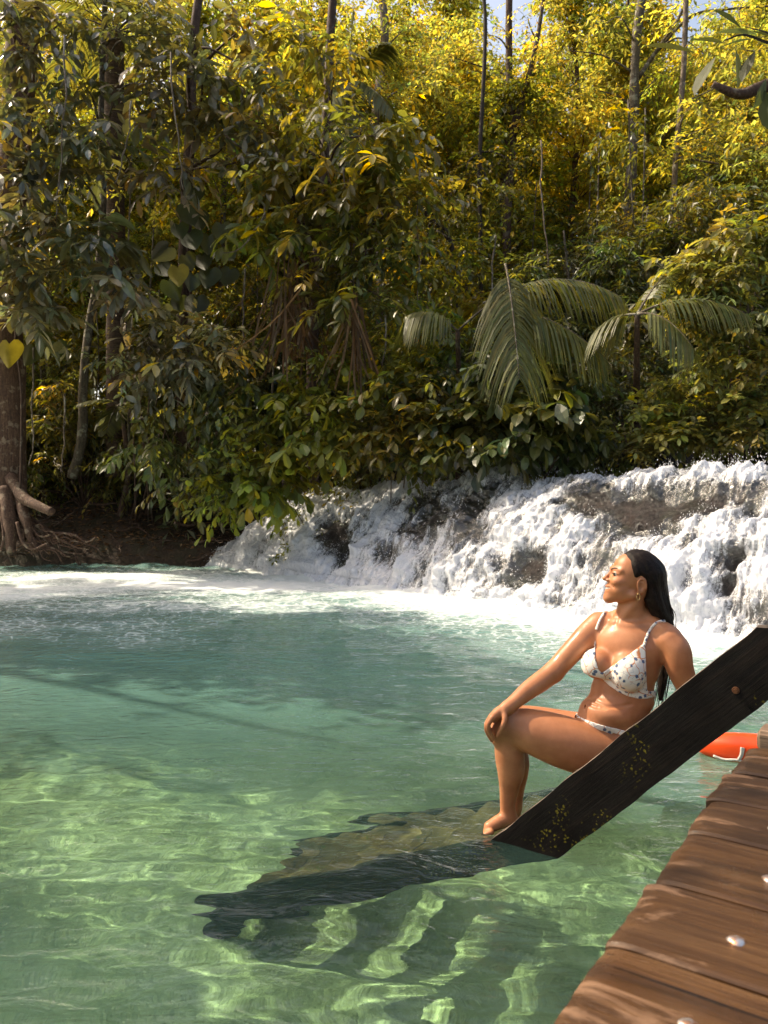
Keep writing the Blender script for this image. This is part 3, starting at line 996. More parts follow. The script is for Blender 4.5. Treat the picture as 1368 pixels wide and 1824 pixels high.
def build_person():
    lo = np.minimum(J(832, 1500, -.32), J(832, 1500, .36)); hi = np.maximum(J(1290, 960, .36), J(1290, 960, -.32))
    lo = np.array((J(832, 0, .36)[0], 3.5 - .36, -.14)); hi = np.array((J(1300, 0, .3)[0], 3.5 + .36, 1.30))
    B = Field(lo, hi, .0036)
    q = lambda px, py, d, r: np.append(J(px, py, d), r)
    l = np.array((.85, -.53, 0)); f = np.array((-.53, -.85, 0))
    CH = J(1116, 1178, 0)
    tilt = unit(J(1124, 1112, .02) - J(1104, 1245, .02))
    fu = unit(f - tilt * (f @ tilt)); lu = np.cross(tilt, fu) * -1
    if lu @ l < 0: lu = -lu
    TA = np.stack([lu, fu, tilt])
    lp = np.array((.62, -.78, 0)); fp = np.array((-.78, -.62, 0))
    PA = np.stack([lp, fp, UP])
    # ---- torso
    B.ell(CH + tilt * .01 - fu * .01, (.150, .108, .165), TA, .02)
    B.ell(CH + tilt * .075 + fu * .006, (.150, .088, .085), TA, .04)
    B.ell(CH + tilt * .125 + fu * .0, (.105, .070, .055), TA, .035)
    B.ell(J(1108, 1238, .015), (.142, .108, .12), TA, .05)
    B.ell(J(1092, 1268, .01), (.135, .130, .075), PA, .04)
    B.ell(J(1074, 1266, -.01), (.105, .095, .062), PA, .03)
    B.ell(J(1066, 1284, .0), (.098, .105, .055), PA, .03)
    B.ell(J(1099, 1306, .03), (.165, .128, .105), PA, .045)
    B.ell(J(1128, 1334, -.045), (.11, .115, .10), None, .04)
    B.ell(J(1120, 1330, .13), (.11, .115, .10), None, .04)
    B.ell(J(1119, 1191, -.098), (.070, .066, .066), TA, .030)
    B.ell(J(1064, 1183, -.03), (.066, .064, .066), TA, .026)
    B.cap(J(1116, 1206, -.11), J(1122, 1210, -.11), .048, .046, .03)
    # belly folds and navel
    for pts in (((1042, 1243), (1058, 1248), (1080, 1257), (1104, 1258), (1124, 1254)), ((1046, 1253), (1062, 1258), (1078, 1262))):
        hp = [B.hit(x, y) for x, y in spline(pts, 14)]
        hp = [h for h in hp if h is not None]
        n = len(hp)
        B.chain([np.append(p + np.array((0, -.004, .0)), 0.0045 + .004 * math.sin(math.pi * i / (n - 1))) for i, p in enumerate(hp)], .009, sub=True)
    h = B.hit(1041, 1259)
    if h is not None: B.cap(h, h + np.array((.01, .006, 0)), .008, .005, .006, sub=True)
    TORSO = B.D.copy()
    # ---- neck and shoulders
    B.chain([q(1126, 1122, .03, .066), q(1124, 1098, .015, .058), q(1128, 1066, .005, .056), q(1136, 1040, .0, .058)], .03)
    B.cap(J(1142, 1092, .04), J(1186, 1130, -.07), .046, .047, .035)
    B.cap(J(1130, 1094, .05), J(1070, 1112, .10), .042, .046, .035)
    for pts, r in ((((1146, 1056), (1128, 1080), (1107, 1106)), .0095), (((1106, 1074), (1101, 1092), (1098, 1106)), .0085),
                   (((1106, 1113), (1130, 1115), (1155, 1113), (1176, 1116)), .0085), (((1094, 1110), (1084, 1104), (1074, 1098)), .008)):
        hp = [B.hit(x, y) for x, y in spline(pts, 12)]
        hp = [h + np.array((0, r * .55, 0)) for h in hp if h is not None]
        if len(hp) > 3: B.chain([np.append(h, r) for h in hp], .020)
    # ---- near (left) arm propped behind her
    B.chain([q(1192, 1141, -.095, .061), q(1205, 1160, -.115, .062), q(1211, 1190, -.12, .058), q(1224, 1222, -.12, .048), q(1238, 1240, -.10, .041)], .03)
    B.chain([q(1238, 1240, -.10, .041), q(1246, 1258, -.07, .038), q(1262, 1276, -.02, .027)], .02)
    B.cap(J(1262, 1276, -.02), J(1276, 1279, .02), .024, .026, .015)
    for i in range(4):
        a = J(1276, 1281, .02) + np.array((-.012, .0, 0)) + (i - 1.5) * np.array((.010, -.016, 0))
        B.chain([np.append(a, .0095), np.append(a + (.022, .028, .0), .009), np.append(a + (.044, .050, -.012), .008)], .006)
    B.chain([np.append(J(1266, 1280, -.03), .011), np.append(J(1276, 1282, -.05), .010), np.append(J(1290, 1283, -.05), .008)], .008)
    # ---- far (right) arm reaching to the knee
    B.chain([q(1066, 1114, .095, .060), q(1050, 1128, .088, .057), q(1027, 1152, .075, .052), q(1003, 1178, .06, .048), q(986, 1197, .045, .0455)], .026)
    B.chain([q(986, 1197, .045, .0455), q(966, 1212, .025, .046), q(942, 1229, -.01, .041), q(918, 1249, -.045, .033), q(904, 1260, -.065, .0285)], .016)
    # ---- legs
    B.chain([q(1110, 1353, -.055, .098), q(1058, 1339, -.06, .112), q(1005, 1322, -.055, .115), q(958, 1306, -.04, .102), q(925, 1295, -.02, .085), q(910, 1291, -.012, .079)], .022)
    B.chain([q(1090, 1318, .13, .105), q(1000, 1302, .145, .097), q(950, 1293, .145, .092), q(905, 1284, .135, .072)], .015)
    B.chain([q(908, 1294, -.008, .074), q(906, 1318, .0, .065), q(908, 1348, .005, .067), q(910, 1372, .01, .062), q(907, 1402, .025, .045), q(904, 1430, .035, .035), q(906, 1452, .042, .036)], .016)
    B.chain([q(900, 1286, .135, .070), q(908, 1316, .14, .062), q(918, 1350, .145, .064), q(920, 1376, .15, .055), q(918, 1410, .16, .040), q(917, 1440, .165, .035)], .012)
    B.cap(J(887, 1300, -.03), J(884, 1318, -.02), .030, .022, .03)          # kneecap
    for a in ((0.0, 0), (.12, 10)):
        dd, ox = a
        B.chain([q(912 + ox, 1464, .045 + dd, .034), q(895 + ox, 1462, .03 + dd, .033), q(872 + ox, 1473, .01 + dd, .027)], .02)
        for i in range(5):
            b = J(871 + ox, 1475, .01 + dd) + np.array((.004 * abs(i - 1), -.036 + .018 * i, -.004))
            B.chain([np.append(b, .013 if i else .015), np.append(b + (-.022, -.004, -.008), .010 if i else .013), np.append(b + (-.040 + .004 * i, -.006, -.018), .008 if i else .011)], .008)
    # ---- hand draped over the knee
    B.chain([q(904, 1260, -.065, .027), q(890, 1269, -.075, .026), q(879, 1278, -.075, .023)], .012)
    B.cap(J(886, 1270, -.085), J(876, 1279, -.105), .018, .016, .012)
    B.cap(J(888, 1270, -.058), J(878, 1277, -.04), .018, .015, .012)
    kn = ((874, 1281, -.112), (871, 1281, -.088), (871, 1280, -.064), (874, 1279, -.042))
    fl = (.94, 1.05, 1.0, .8)
    for (x, y, d), s in zip(kn, fl):
        B.chain([q(x + 3, y - 2, d, .0125), q(x - 4, y + 9 * s, d - .004, .0108), q(x - 4, y + 20 * s, d - .002, .0098), q(x + 1, y + 30 * s, d + .006, .0092), q(x + 5, y + 37 * s, d + .012, .0078)], .005)
    B.chain([q(897, 1268, -.088, .015), q(899, 1281, -.112, .0125), q(895, 1294, -.122, .0112), q(889, 1306, -.118, .0095), q(887, 1311, -.114, .0075)], .007)
    # ---- head, local axes: forward, left (towards the viewer), up
    hf = np.array((-.996, .09, 0)); hl = np.array((-.09, -.996, 0))
    HC = J(1130, 1028, .0)
    H = lambda F, L, U: HC + PK * (F * hf + L * hl + U * UP)
    HA = np.stack([hf, hl, UP])
    e = lambda c, R, k=.012, sub=False: B.ell(H(*c), np.array(R) * PK, HA, k, sub)
    c2 = lambda a, b, ra, rb, k=.008, sub=False: B.cap(H(*a), H(*b), ra * PK, rb * PK, k, sub)
    e((-5, 0, 5), (41, 31, 41), .02)
    e((12, 0, 8), (25, 27, 32), .02)
    e((22, 0, -12), (24, 25, 32), .02)
    e((31, 15.5, -7), (13, 12, 10), .012); e((31, -15.5, -7), (13, 12, 10), .012)
    e((26, 14, -22), (16, 13, 14), .014); e((26, -14, -22), (16, 13, 14), .014)
    e((39, 0, -24), (12, 16, 13), .015)
    c2((44.6, 0, -36.5), (43.5, 0, -34), 8.0, 8, .015)
    for s in (1, -1):
        c2((44, 4 * s, -37.5), (8, 23 * s, -30), 7.5, 7.5, .020)
        c2((38, 5 * s, 15), (27, 21 * s, 13), 3.6, 3.6, .014)
        e((41.5, 13.5 * s, 7), (5.6, 7.2, 4.6), .010, True)
        e((32.2, 13.5 * s, 6.5), (6.4, 6.8, 6.0), .003)
        B.chain([np.append(H(38.4, 7.5 * s, 8.0), 1.6 * PK), np.append(H(38.6, 13.5 * s, 9.4), 2.2 * PK), np.append(H(31.5, 20.8 * s, 7.0), 1.7 * PK)], .004)
        B.chain([np.append(H(38.4, 8 * s, 4.6), 1.5 * PK), np.append(H(38.0, 13.5 * s, 3.2), 2.1 * PK), np.append(H(31.5, 20.2 * s, 4.2), 1.6 * PK)], .004)
        e((45.5, 5.4 * s, -5.4), (4.8, 3.6, 3.4), .006)
        # ear
        e((-5.5, 30 * s, -14), (7.5, 3.2, 12.5), .004)
        e((-4, 33.5 * s, -14), (4.2, 3.2, 7.5), .003, True)
        ear = [np.append(H(-5.5 + 7.5 * math.cos(t), 32 * s, -12 + 11.5 * math.sin(t)), 1.7 * PK) for t in np.linspace(-.9, 3.6, 12)]
        B.chain(ear, .003)
        e((-.5, 30 * s, -24.5), (4, 2.6, 4), .004)
        # smile crease
        B.chain([np.append(H(47.5, 8 * s, -8), 1.0 * PK), np.append(H(43, 15.5 * s, -12.5), 1.0 * PK), np.append(H(37, 19.5 * s, -19), 1.0 * PK)], .006, sub=True)
    c2((41, 0, 9), (51, 0, -1.5), 2.4, 3.0, .008)
    e((51.6, 0, -2.8), (4.8, 4.3, 3.8), .006)
    up_lip = ((39, -14.5, -15.6, .8), (45.5, -8, -16.6, 1.7), (49.2, 0, -16.4, 2.1), (45.5, 8, -16.6, 1.7), (39, 14.5, -15.6, .8))
    lo_lip = ((39, -14, -17.4, .8), (45, -8, -23.8, 1.9), (48.6, 0, -26.4, 2.4), (45, 8, -23.8, 1.9), (39, 14, -17.4, .8))
    gape = ((40.5, -13.5, -16.6, .9), (47, -8, -19.8, 2.4), (51, 0, -21.0, 2.8), (47, 8, -19.8, 2.4), (40.5, 13.5, -16.6, .9))
    for pts, sb_ in ((up_lip, False), (lo_lip, False), (gape, True)):
        B.chain([np.append(H(*p), r * PK) for *p, r in pts], .0022 if sb_ else .005, sub=sb_)
    V, F = B.nets()
    V = relax(V, F, 1, .4)
    Vs = relax(V, F, 7, .5)
    w = sst(.16, .22, np.linalg.norm(V - HC, axis=1)) * sst(.09, .13, np.linalg.norm(V - J(880, 1295, -.08), axis=1)) * sst(.10, .16, np.linalg.norm(V - J(1076, 1256, -.11), axis=1))
    V = V + (Vs - V) * w[:, None]
    # skin colour: lips, knuckles and the tan vary in the skin itself
    C = np.ones((len(V), 3))
    def near(P, r):
        return np.exp(-((np.linalg.norm(V - P, axis=1)) / r) ** 2)[:, None]
    lip = np.zeros((len(V), 1))
    for *p, r in ((50, 0, -16.2, 2.6), (47, 6, -16.6, 2.6), (43, 11, -16.4, 2.0), (49.5, 0, -27, 3), (46.5, 6, -25.2, 2.6), (42, 11, -21, 2.0)):
        for s in (1, -1):
            lip = np.maximum(lip, near(H(p[0], p[1] * s, p[2]), r * PK * 1.1))
    C = C * (1 - lip * .55 * np.array((.25, .62, .55)))
    for s in (1, -1):
        C = C * (1 - .28 * near(H(27, 17 * s, -8), 12 * PK) * np.array((0, .35, .3)))
    for (x, y, d), s in zip(kn, fl):
        C = C * (1 - .25 * near(J(x, y, d), .012) * np.array((.2, .5, .5)))
    g = G('tanned_wet_skin')
    t = g.attr('tint', 'Color')
    n = g.noise(g.obj(), 9, 4, .6); n2 = g.noise(g.obj(), 160, 2, .5)
    col = g.mix(1.0, g.mix(g.ramp(n, (.35, 0.0), (.7, 1.0)), (.38, .145, .064), (.52, .215, .102)), t, 'MULTIPLY')
    dv = g.n('TexVoronoi', None, Vector=g.obj(), Scale=85.0, Randomness=1.0).outputs[0]
    drops = g.math('MULTIPLY', g.ramp(dv, (.07, 1.0), (.14, 0.0)), g.ramp(g.noise(g.obj(), 12, 2), (.5, 0.0), (.56, 1.0)))
    ro = g.math('SUBTRACT', g.ramp(g.noise(g.obj(), 24, 3), (.38, .30), (.62, .56)), g.math('MULTIPLY', drops, .25))
    nb = g.bump(g.math('ADD', g.math('MULTIPLY', n2, .2), drops), .35, .0022)
    skin = g.done(g.n('BsdfPrincipled', None, Base_Color=col, Roughness=ro, Normal=nb, Subsurface_Weight=.18, Subsurface_Radius=(.012, .005, .003), Subsurface_Scale=1.0, i13=.38))
    root = make('person', V - J(1098, 1340, 0), F, skin, smooth=True, col=C)
    root.location = J(1098, 1340, 0)
    tag(root, 'woman in a floral bikini sitting on the dark stair with a hand on her knee', 'woman')

    # ---- clothing: thin shells offset from the torso
    X, Yv, Z = B.points()
    pxg = 684 + FPX * X / Yv; pyg = HORIZ + FPX * (CAMH - Z) / Yv + 0 * X
    pxg = pxg + 0 * Z
    cup1 = [(1147, 1146), (1134, 1156), (1121, 1165), (1099, 1180), (1078, 1195), (1070, 1200), (1074, 1211), (1086, 1222), (1102, 1233), (1120, 1241), (1138, 1245), (1152, 1245), (1170, 1241), (1170, 1231), (1153, 1231), (1151, 1194), (1150, 1158)]
    cup2 = [(1062, 1119), (1061, 1143), (1060, 1171), (1066, 1193), (1074, 1200), (1076, 1210), (1060, 1206), (1049, 1202), (1030, 1196), (1030, 1150), (1046, 1146), (1056, 1130)]
    sl, ax = B.box(J(1020, 1260, -.2) - .03, J(1190, 1100, .12) + .03)
    sub = TORSO[sl]
    px_, py_ = np.broadcast_to(pxg, B.D.shape)[sl], np.broadcast_to(pyg, B.D.shape)[sl]
    sd = np.minimum(poly_sd(px_, py_, cup1), poly_sd(px_, py_, cup2)) * PK
    XX, YY, ZZ = np.meshgrid(*ax, indexing='ij')
    fr = (XX - CH[0]) * fu[0] + (YY - CH[1]) * fu[1] + (ZZ - CH[2]) * fu[2]
    shell = np.abs(sub - .0015) - .0042
    front = np.maximum(np.maximum(shell, sd), -(fr + .045))
    bandp = J(1160, 1237, -.02); bn = unit(tilt + lu * .12)
    hgt = np.abs((XX - bandp[0]) * bn[0] + (YY - bandp[1]) * bn[1] + (ZZ - bandp[2]) * bn[2]) - .011
    back = np.maximum(np.maximum(shell, hgt), fr + .02)
    T = Field(B.lo, B.hi if hasattr(B, 'hi') else B.lo + B.h * (B.n - 1), B.h)
    sfield = np.minimum(front, back)
    T.lo = np.array([a[0] for a in ax]); 
    Vt, Ft = T.nets(sfield.astype(np.float32))
    Vt = relax(Vt, Ft, 2, .45)
    g = G('floral_bikini_fabric')
    p = g.obj()
    base = (.80, .74, .66)
    warp = g.n('Mix', {'data_type': 'VECTOR'}, i0=.05, i4=p, i5=g.n('TexNoise', None, Vector=p, Scale=14.0).outputs[1]).outputs[1]
    v = g.n('TexVoronoi', {'feature': 'DISTANCE_TO_EDGE'}, Vector=warp, Scale=17.0).outputs[0]
    c = g.mix(g.math('MULTIPLY', g.ramp(v, (.014, 1.0), (.034, 0.0)), g.ramp(g.noise(p, 15, 2), (.40, 0.0), (.46, 1.0))), base, (.62, .22, .08))
    v4 = g.n('TexVoronoi', {'feature': 'DISTANCE_TO_EDGE'}, Vector=warp, Scale=31.0).outputs[0]
    c = g.mix(g.math('MULTIPLY', g.ramp(v4, (.010, .8), (.026, 0.0)), g.ramp(g.noise(p, 21, 2), (.5, 0.0), (.55, 1.0))), c, (.16, .20, .30))
    fl2 = g.n('TexVoronoi', None, Vector=p, Scale=36.0)
    edge = g.math('ADD', fl2.outputs[0], g.math('MULTIPLY', g.noise(p, 190, 2), .28))
    pick = g.n('SeparateColor', None, Color=fl2.outputs[1]).outputs[0]
    c = g.mix(g.math('MULTIPLY', g.ramp(edge, (.42, 1.0), (.48, 0.0)), g.ramp(pick, (.22, 0.0), (.24, 1.0))), c, (.075, .115, .20))
    fab = g.done(g.n('BsdfPrincipled', None, Base_Color=c, Roughness=.75, Normal=g.bump(g.noise(p, 60, 3), .25, .003), Sheen_Weight=.15))
    top = part('bikini_top', root, Vt, Ft, fab)
    sb = MB()
    for pts, far in ((((1147, 1150), (1151, 1137), (1157, 1123), (1166, 1112), (1176, 1107), (1183, 1107)), (1190, 1118, .02)), (((1062, 1122), (1067, 1108), (1073, 1097), (1079, 1089), (1083, 1087)), (1090, 1092, .12))):
        hp = [B.hit(x, y) for x, y in spline(pts, 26)]
        hp = [h + np.array((0, -.0015, .001)) for h in hp if h is not None]
        hp.append(J(*far))
        V1, Q1, T1 = tube(spline(hp, 60), .0062, 8)
        sb.add(V1, Q1, T1)
    V1, F1, _ = sb.arrays()
    part('strap', top, V1, F1, fab)
    # bottom
    sl, ax = B.box((J(1000, 0, .3)[0], 3.2, J(0, 1400, -.3)[2]), (J(1200, 0, .3)[0], 3.8, J(0, 1240, .3)[2]))
    sub = TORSO[sl]
    XX, YY, ZZ = np.meshgrid(*ax, indexing='ij')
    o = J(1070, 1291, -.04); m = unit(np.array((.235, .05, .97)))
    hh = (XX - o[0]) * m[0] + (YY - o[1]) * m[1] + (ZZ - o[2]) * m[2]
    pc = J(1099, 1306, .03)
    aa = np.abs((XX - pc[0]) * lp[0] + (YY - pc[1]) * lp[1])
    ff = (XX - pc[0]) * fp[0] + (YY - pc[1]) * fp[1]
    tri = np.maximum(np.maximum(hh, -.2 - hh), aa - (.012 + .35 * np.clip(hh + .17, 0, 1)))
    seat = np.maximum(np.maximum(hh, -ff * -1 - .0), np.maximum(ff, -.2 - hh))
    reg = np.minimum(np.minimum(np.abs(hh) - .0115, tri), seat)
    sf = np.maximum(np.abs(sub - .0015) - .0042, reg)
    T.lo = np.array([a[0] for a in ax])
    Vb, Fb = T.nets(sf.astype(np.float32))
    Vb = relax(Vb, Fb, 2, .45)
    part('bikini_bottom', root, Vb, Fb, fab)

    # ---- hair: slicked back wet mass with separate strands
    HF = Field(np.array((J(1085, 0, 0)[0], 3.25, J(0, 1275, 0)[2])), np.array((J(1230, 0, 0)[0], 3.75, J(0, 960, 0)[2])), .0036)
    HF.ell(H(-6, 0, 6), np.array((43.5, 33.5, 44)) * PK, HA, .01)
    HF.chain([np.append(H(-28, 0, 4), 27 * PK), np.append(H(-36, 0, -22), 22 * PK), np.append(H(-43, 2, -52), 19 * PK), np.append(H(-52, 4, -80), 13 * PK)], .03)
    HF.chain([np.append(H(-22, 14, -8), 17 * PK), np.append(H(-30, 16, -40), 15 * PK), np.append(H(-42, 14, -66), 12 * PK), np.append(H(-55, 10, -82), 7 * PK)], .02)
    HF.chain([np.append(H(-52, 4, -80), 12 * PK), np.append(J(1186, 1150, .10), .034), np.append(J(1182, 1200, .09), .024), np.append(J(1176, 1245, .07), .010)], .02)
    XX, YY, ZZ = HF.points()
    pxx = 684 + FPX * XX / YY + 0 * ZZ; pyy = HORIZ + FPX * (CAMH - ZZ) / YY + 0 * XX
    cut = [(1240, 940), (1100, 940), (1103, 986), (1111, 990), (1118, 1000), (1121, 1011), (1125, 1024), (1127, 1031), (1134, 1032), (1142, 1027), (1151, 1034), (1153, 1050), (1147, 1066), (1148, 1088), (1160, 1096), (1172, 1100), (1182, 1108), (1174, 1130), (1174, 1150), (1160, 1260), (1240, 1290)]
    # the cut follows the hairline seen from the side
    uu = (XX - HC[0]) * hl[0] + (YY - HC[1]) * hl[1] + 0 * ZZ
    cut_d = poly_sd(np.broadcast_to(pxx, HF.D.shape), np.broadcast_to(pyy, HF.D.shape), cut) * PK
    K = np.stack([c.ravel() for c in np.broadcast_arrays(XX, YY, ZZ)], -1)
    band = (np.abs(HF.D) < .02).ravel()
    dsp = np.zeros(band.shape, np.float32)
    kb = K[band] - HC
    ang = np.arctan2(kb[:, 2] + .10 * kb[:, 0], kb[:, 1])
    dsp[band] = .0022 * fbm(np.stack([kb[:, 1] * 60 + kb[:, 0] * 14, kb[:, 2] * 22 + kb[:, 0] * 50, kb[:, 0] * 6], -1), 2, seed=7)
    D = np.maximum(HF.D + dsp.reshape(HF.D.shape) + .0105 * np.exp(-np.clip(-cut_d, 0, 1) / .010) * (ZZ > HC[2] - .09), cut_d)
    Vh, Fh = HF.nets(D.astype(np.float32))
    Vh = relax(Vh, Fh, 1, .4)
    g = G('wet_dark_hair')
    p = g.obj()
    st = g.noise(g.mapv(p, (60, 190, 34), (0, .5, 0)), 1.6, 4, .6)
    hairm = g.done(g.n('BsdfPrincipled', None, Base_Color=g.ramp(st, (.35, (.0035, .0022, .0015)), (.7, (.022, .012, .008))), Roughness=.46, Normal=g.bump(st, .7, .004), i13=.14))
    hair = part('hair', root, Vh, Fh, hairm)
    rs = np.random.RandomState(3)
    sb = MB()
    for i in range(90):                                    # strands combed back over the skull, then down the back
        a = rs.uniform(-1.25, 1.25)
        z0 = rs.uniform(0, 1)
        yy = math.sin(a) * 33; zz = 6 + math.cos(a) * 43.5
        pts = []
        for t in np.linspace(0, 1, 7):
            th = .55 + t * 2.1
            F0 = -6 + 43.8 * math.cos(th) * 1.0
            s_ = math.sin(th)
            pts.append(H(F0, yy * s_ * 1.01, 6 + (zz - 6) * s_ * 1.01 - t * t * 30))
        pts += [H(-44 + rs.normal(0, 4), yy * .5, -55), H(-56 + rs.normal(0, 5), yy * .35 + 4, -84 + rs.normal(0, 5))]
        P = spline(pts, 30)
        px_, py_ = photo_xy(P)
        ok = poly_sd(px_, py_, np.array(cut)) < -7
        P = P[ok]
        if len(P) < 6: continue
        V1, Q1, T1 = tube(P, np.linspace(.0016, .0012, len(P)), 5)
        sb.add(V1, Q1, T1)
    for i in range(46):                                    # loose ends at the back and below the shoulder
        d = rs.normal(0, 9)
        if i < 24:
            pts = [H(-46 + rs.normal(0, 2), d, -20), H(-55 - abs(rs.normal(0, 2)), d, -45), H(-63 + rs.normal(0, 3.5), d * .7 + 4, -68), H(-60 + rs.normal(0, 4), d * .5 + 6, -90 + rs.normal(0, 10))]
        else:
            x0 = rs.normal(1180, 7)
            pts = [J(1186, 1140, .10 + d * .002), J(x0 + 4, 1190, .09 + d * .002), J(x0, 1225, .07 + d * .002), J(x0 - 6 + rs.normal(0, 3), 1258 + rs.normal(0, 10), .06 + d * .002)]
        V1, Q1, T1 = tube(spline(pts, 20), np.linspace(.0026, .0008, 20), 5)
        sb.add(V1, Q1, T1)
    V1, F1, _ = sb.arrays()
    part('strand', hair, V1, F1, hairm)

    # ---- eyes, brows, teeth, earring
    g = G('eye_surface')
    eyem = g.done(g.n('BsdfPrincipled', None, Base_Color=g.attr('tint', 'Color'), Roughness=.12))
    th, ph = np.meshgrid(np.linspace(0, 2 * np.pi, 25), np.linspace(0, np.pi, 17), indexing='ij')
    S = np.stack([np.cos(th) * np.sin(ph), np.sin(th) * np.sin(ph), np.cos(ph)], -1).reshape(-1, 3)
    dark = G('dark_brow_hair')
    dark = dark.done(dark.n('BsdfPrincipled', None, Base_Color=(.018, .010, .007), Roughness=.5))
    for s in (1, -1):
        c = H(34.3, 14.3 * s, 6.4)
        look = unit(hf + hl * .18 * s)
        col = np.where((S @ look > .62)[:, None], (.030, .016, .010), (.46, .42, .38))
        part('eye', root, S * 5.7 * PK + c, gridfaces(25, 17), eyem, col=col)
        V1, Q1, T1 = tube(spline([H(39.8, 8 * s, 7.0), H(40.2, 13 * s, 7.9), H(36.2, 19 * s, 7.0), H(31.0, 22.3 * s, 5.6)], 14), np.linspace(.0016, .0009, 14), 6)
        part('eyelash', root, V1, [Q1, T1], dark)
        b = MB()
        P0 = spline([H(41.6, 6 * s, 13.6), H(39.5, 10 * s, 16.4), H(35.0, 16.5 * s, 17.2), H(26.5, 23.5 * s, 12.0)], 26)
        for k in range(3):
            V1, Q1, T1 = tube(P0 + UP * (k - 1) * .0011, np.linspace(.0018, .0009, 26), 6)
            b.add(V1, Q1, T1)
        b.build('eyebrow', root, dark)
    V1, Q1, T1 = tube(spline([H(38.5, -13, -16.8), H(44.3, -7.5, -19.2), H(47.6, 0, -20.2), H(44.3, 7.5, -19.2), H(38.5, 13, -16.8)], 24), np.interp(np.linspace(-1, 1, 24), (-1, 0, 1), (.9, 2.6, .9)) * PK, 8)
    g = G('tooth_enamel')
    part('teeth', root, V1, [Q1, T1], g.done(g.n('BsdfPrincipled', None, Base_Color=(.78, .72, .64), Roughness=.25)))
    g = G('gold_metal')
    gold = g.done(g.n('BsdfPrincipled', None, Base_Color=(.85, .58, .25), Metallic=1.0, Roughness=.2))
    for s in (1, -1):
        P = [H(1 + 2.6 * math.cos(t) , 33.5 * s, -31 + 5.5 * math.sin(t)) for t in np.linspace(.3, 2 * np.pi + .1, 24)]
        V1, Q1, T1 = tube(P, .0013, 8)
        part('earring', root, V1, [Q1, T1], gold)
    return root


build_person()
# ------------------------------------------------------------------ plants


PROFILES = {'oval': (.55, 1.0, .72), 'lance': (.8, .95, .5), 'obovate': (.45, .85, 1.0), 'strap': (1.0, 1.0, .8)}


def leaf_cloud(P, D, Nn, L, Wd, droop=.25, shape='oval', fold=.22, tint=None, rs=None):
    """n leaves as folded blades: returns V, quads, tris, colours. fold lifts the edges over the midrib."""
    rs = rs or RNG
    n = len(P)
    D = unit(D); S = unit(np.cross(D, Nn)); N2 = np.cross(S, D)
    st = np.array((.22, .52, .80))
    pw = np.array(PROFILES[shape])
    rows = [P]
    for s, w in zip(st, pw):
        c = P + D * (L * s)[:, None] - N2 * (droop * L * s * s)[:, None]
        hw = (Wd * w * .5)[:, None]
        lift = hw * fold
        rows += [c + S * hw + N2 * lift, c, c - S * hw + N2 * lift]
    rows.append(P + D * L[:, None] - N2 * (droop * L)[:, None])
    V = np.stack(rows, 1).reshape(-1, 3)
    q = np.array(((1, 2, 5, 4), (2, 3, 6, 5), (4, 5, 8, 7), (5, 6, 9, 8)))
    t = np.array(((0, 2, 1), (0, 3, 2), (7, 8, 10), (8, 9, 10)))
    o = (np.arange(n) * 11)[:, None, None]
    if tint is None:
        tint = np.ones((n, 3))
    C = np.repeat(tint, 11, axis=0)
    return V, (q[None] + o).reshape(-1, 4), (t[None] + o).reshape(-1, 3), C


def kite_cloud(P, D, Nn, L, Wd, fold=.25, tint=None):
    n = len(P)
    D = unit(D); S = unit(np.cross(D, Nn)); N2 = np.cross(S, D)
    m = P + D * (L * .48)[:, None]
    hw = (Wd * .5)[:, None]
    V = np.stack([P, m + S * hw + N2 * hw * fold, P + D * L[:, None] - N2 * (L * .12)[:, None], m - S * hw + N2 * hw * fold], 1).reshape(-1, 3)
    t = np.array(((0, 2, 1), (0, 3, 2)))
    o = (np.arange(n) * 4)[:, None, None]
    C = np.repeat(tint if tint is not None else np.ones((n, 3)), 4, axis=0)
    return V, None, (t[None] + o).reshape(-1, 3), C


def tints(n, rs, vary=.35, odd=.0, odd_col=(3.0, 2.2, .5)):
    b = np.exp(rs.normal(0, vary, n))[:, None]
    hue = rs.normal(0, .10, n)[:, None]
    c = b * np.concatenate([1 + hue, 1 + 0 * hue, 1 - 1.2 * hue], 1)
    k = rs.uniform(size=n) < odd
    c[k] = np.array(odd_col) * rs.uniform(.6, 1.2, (k.sum(), 1))
    return np.clip(c, .2, 5)


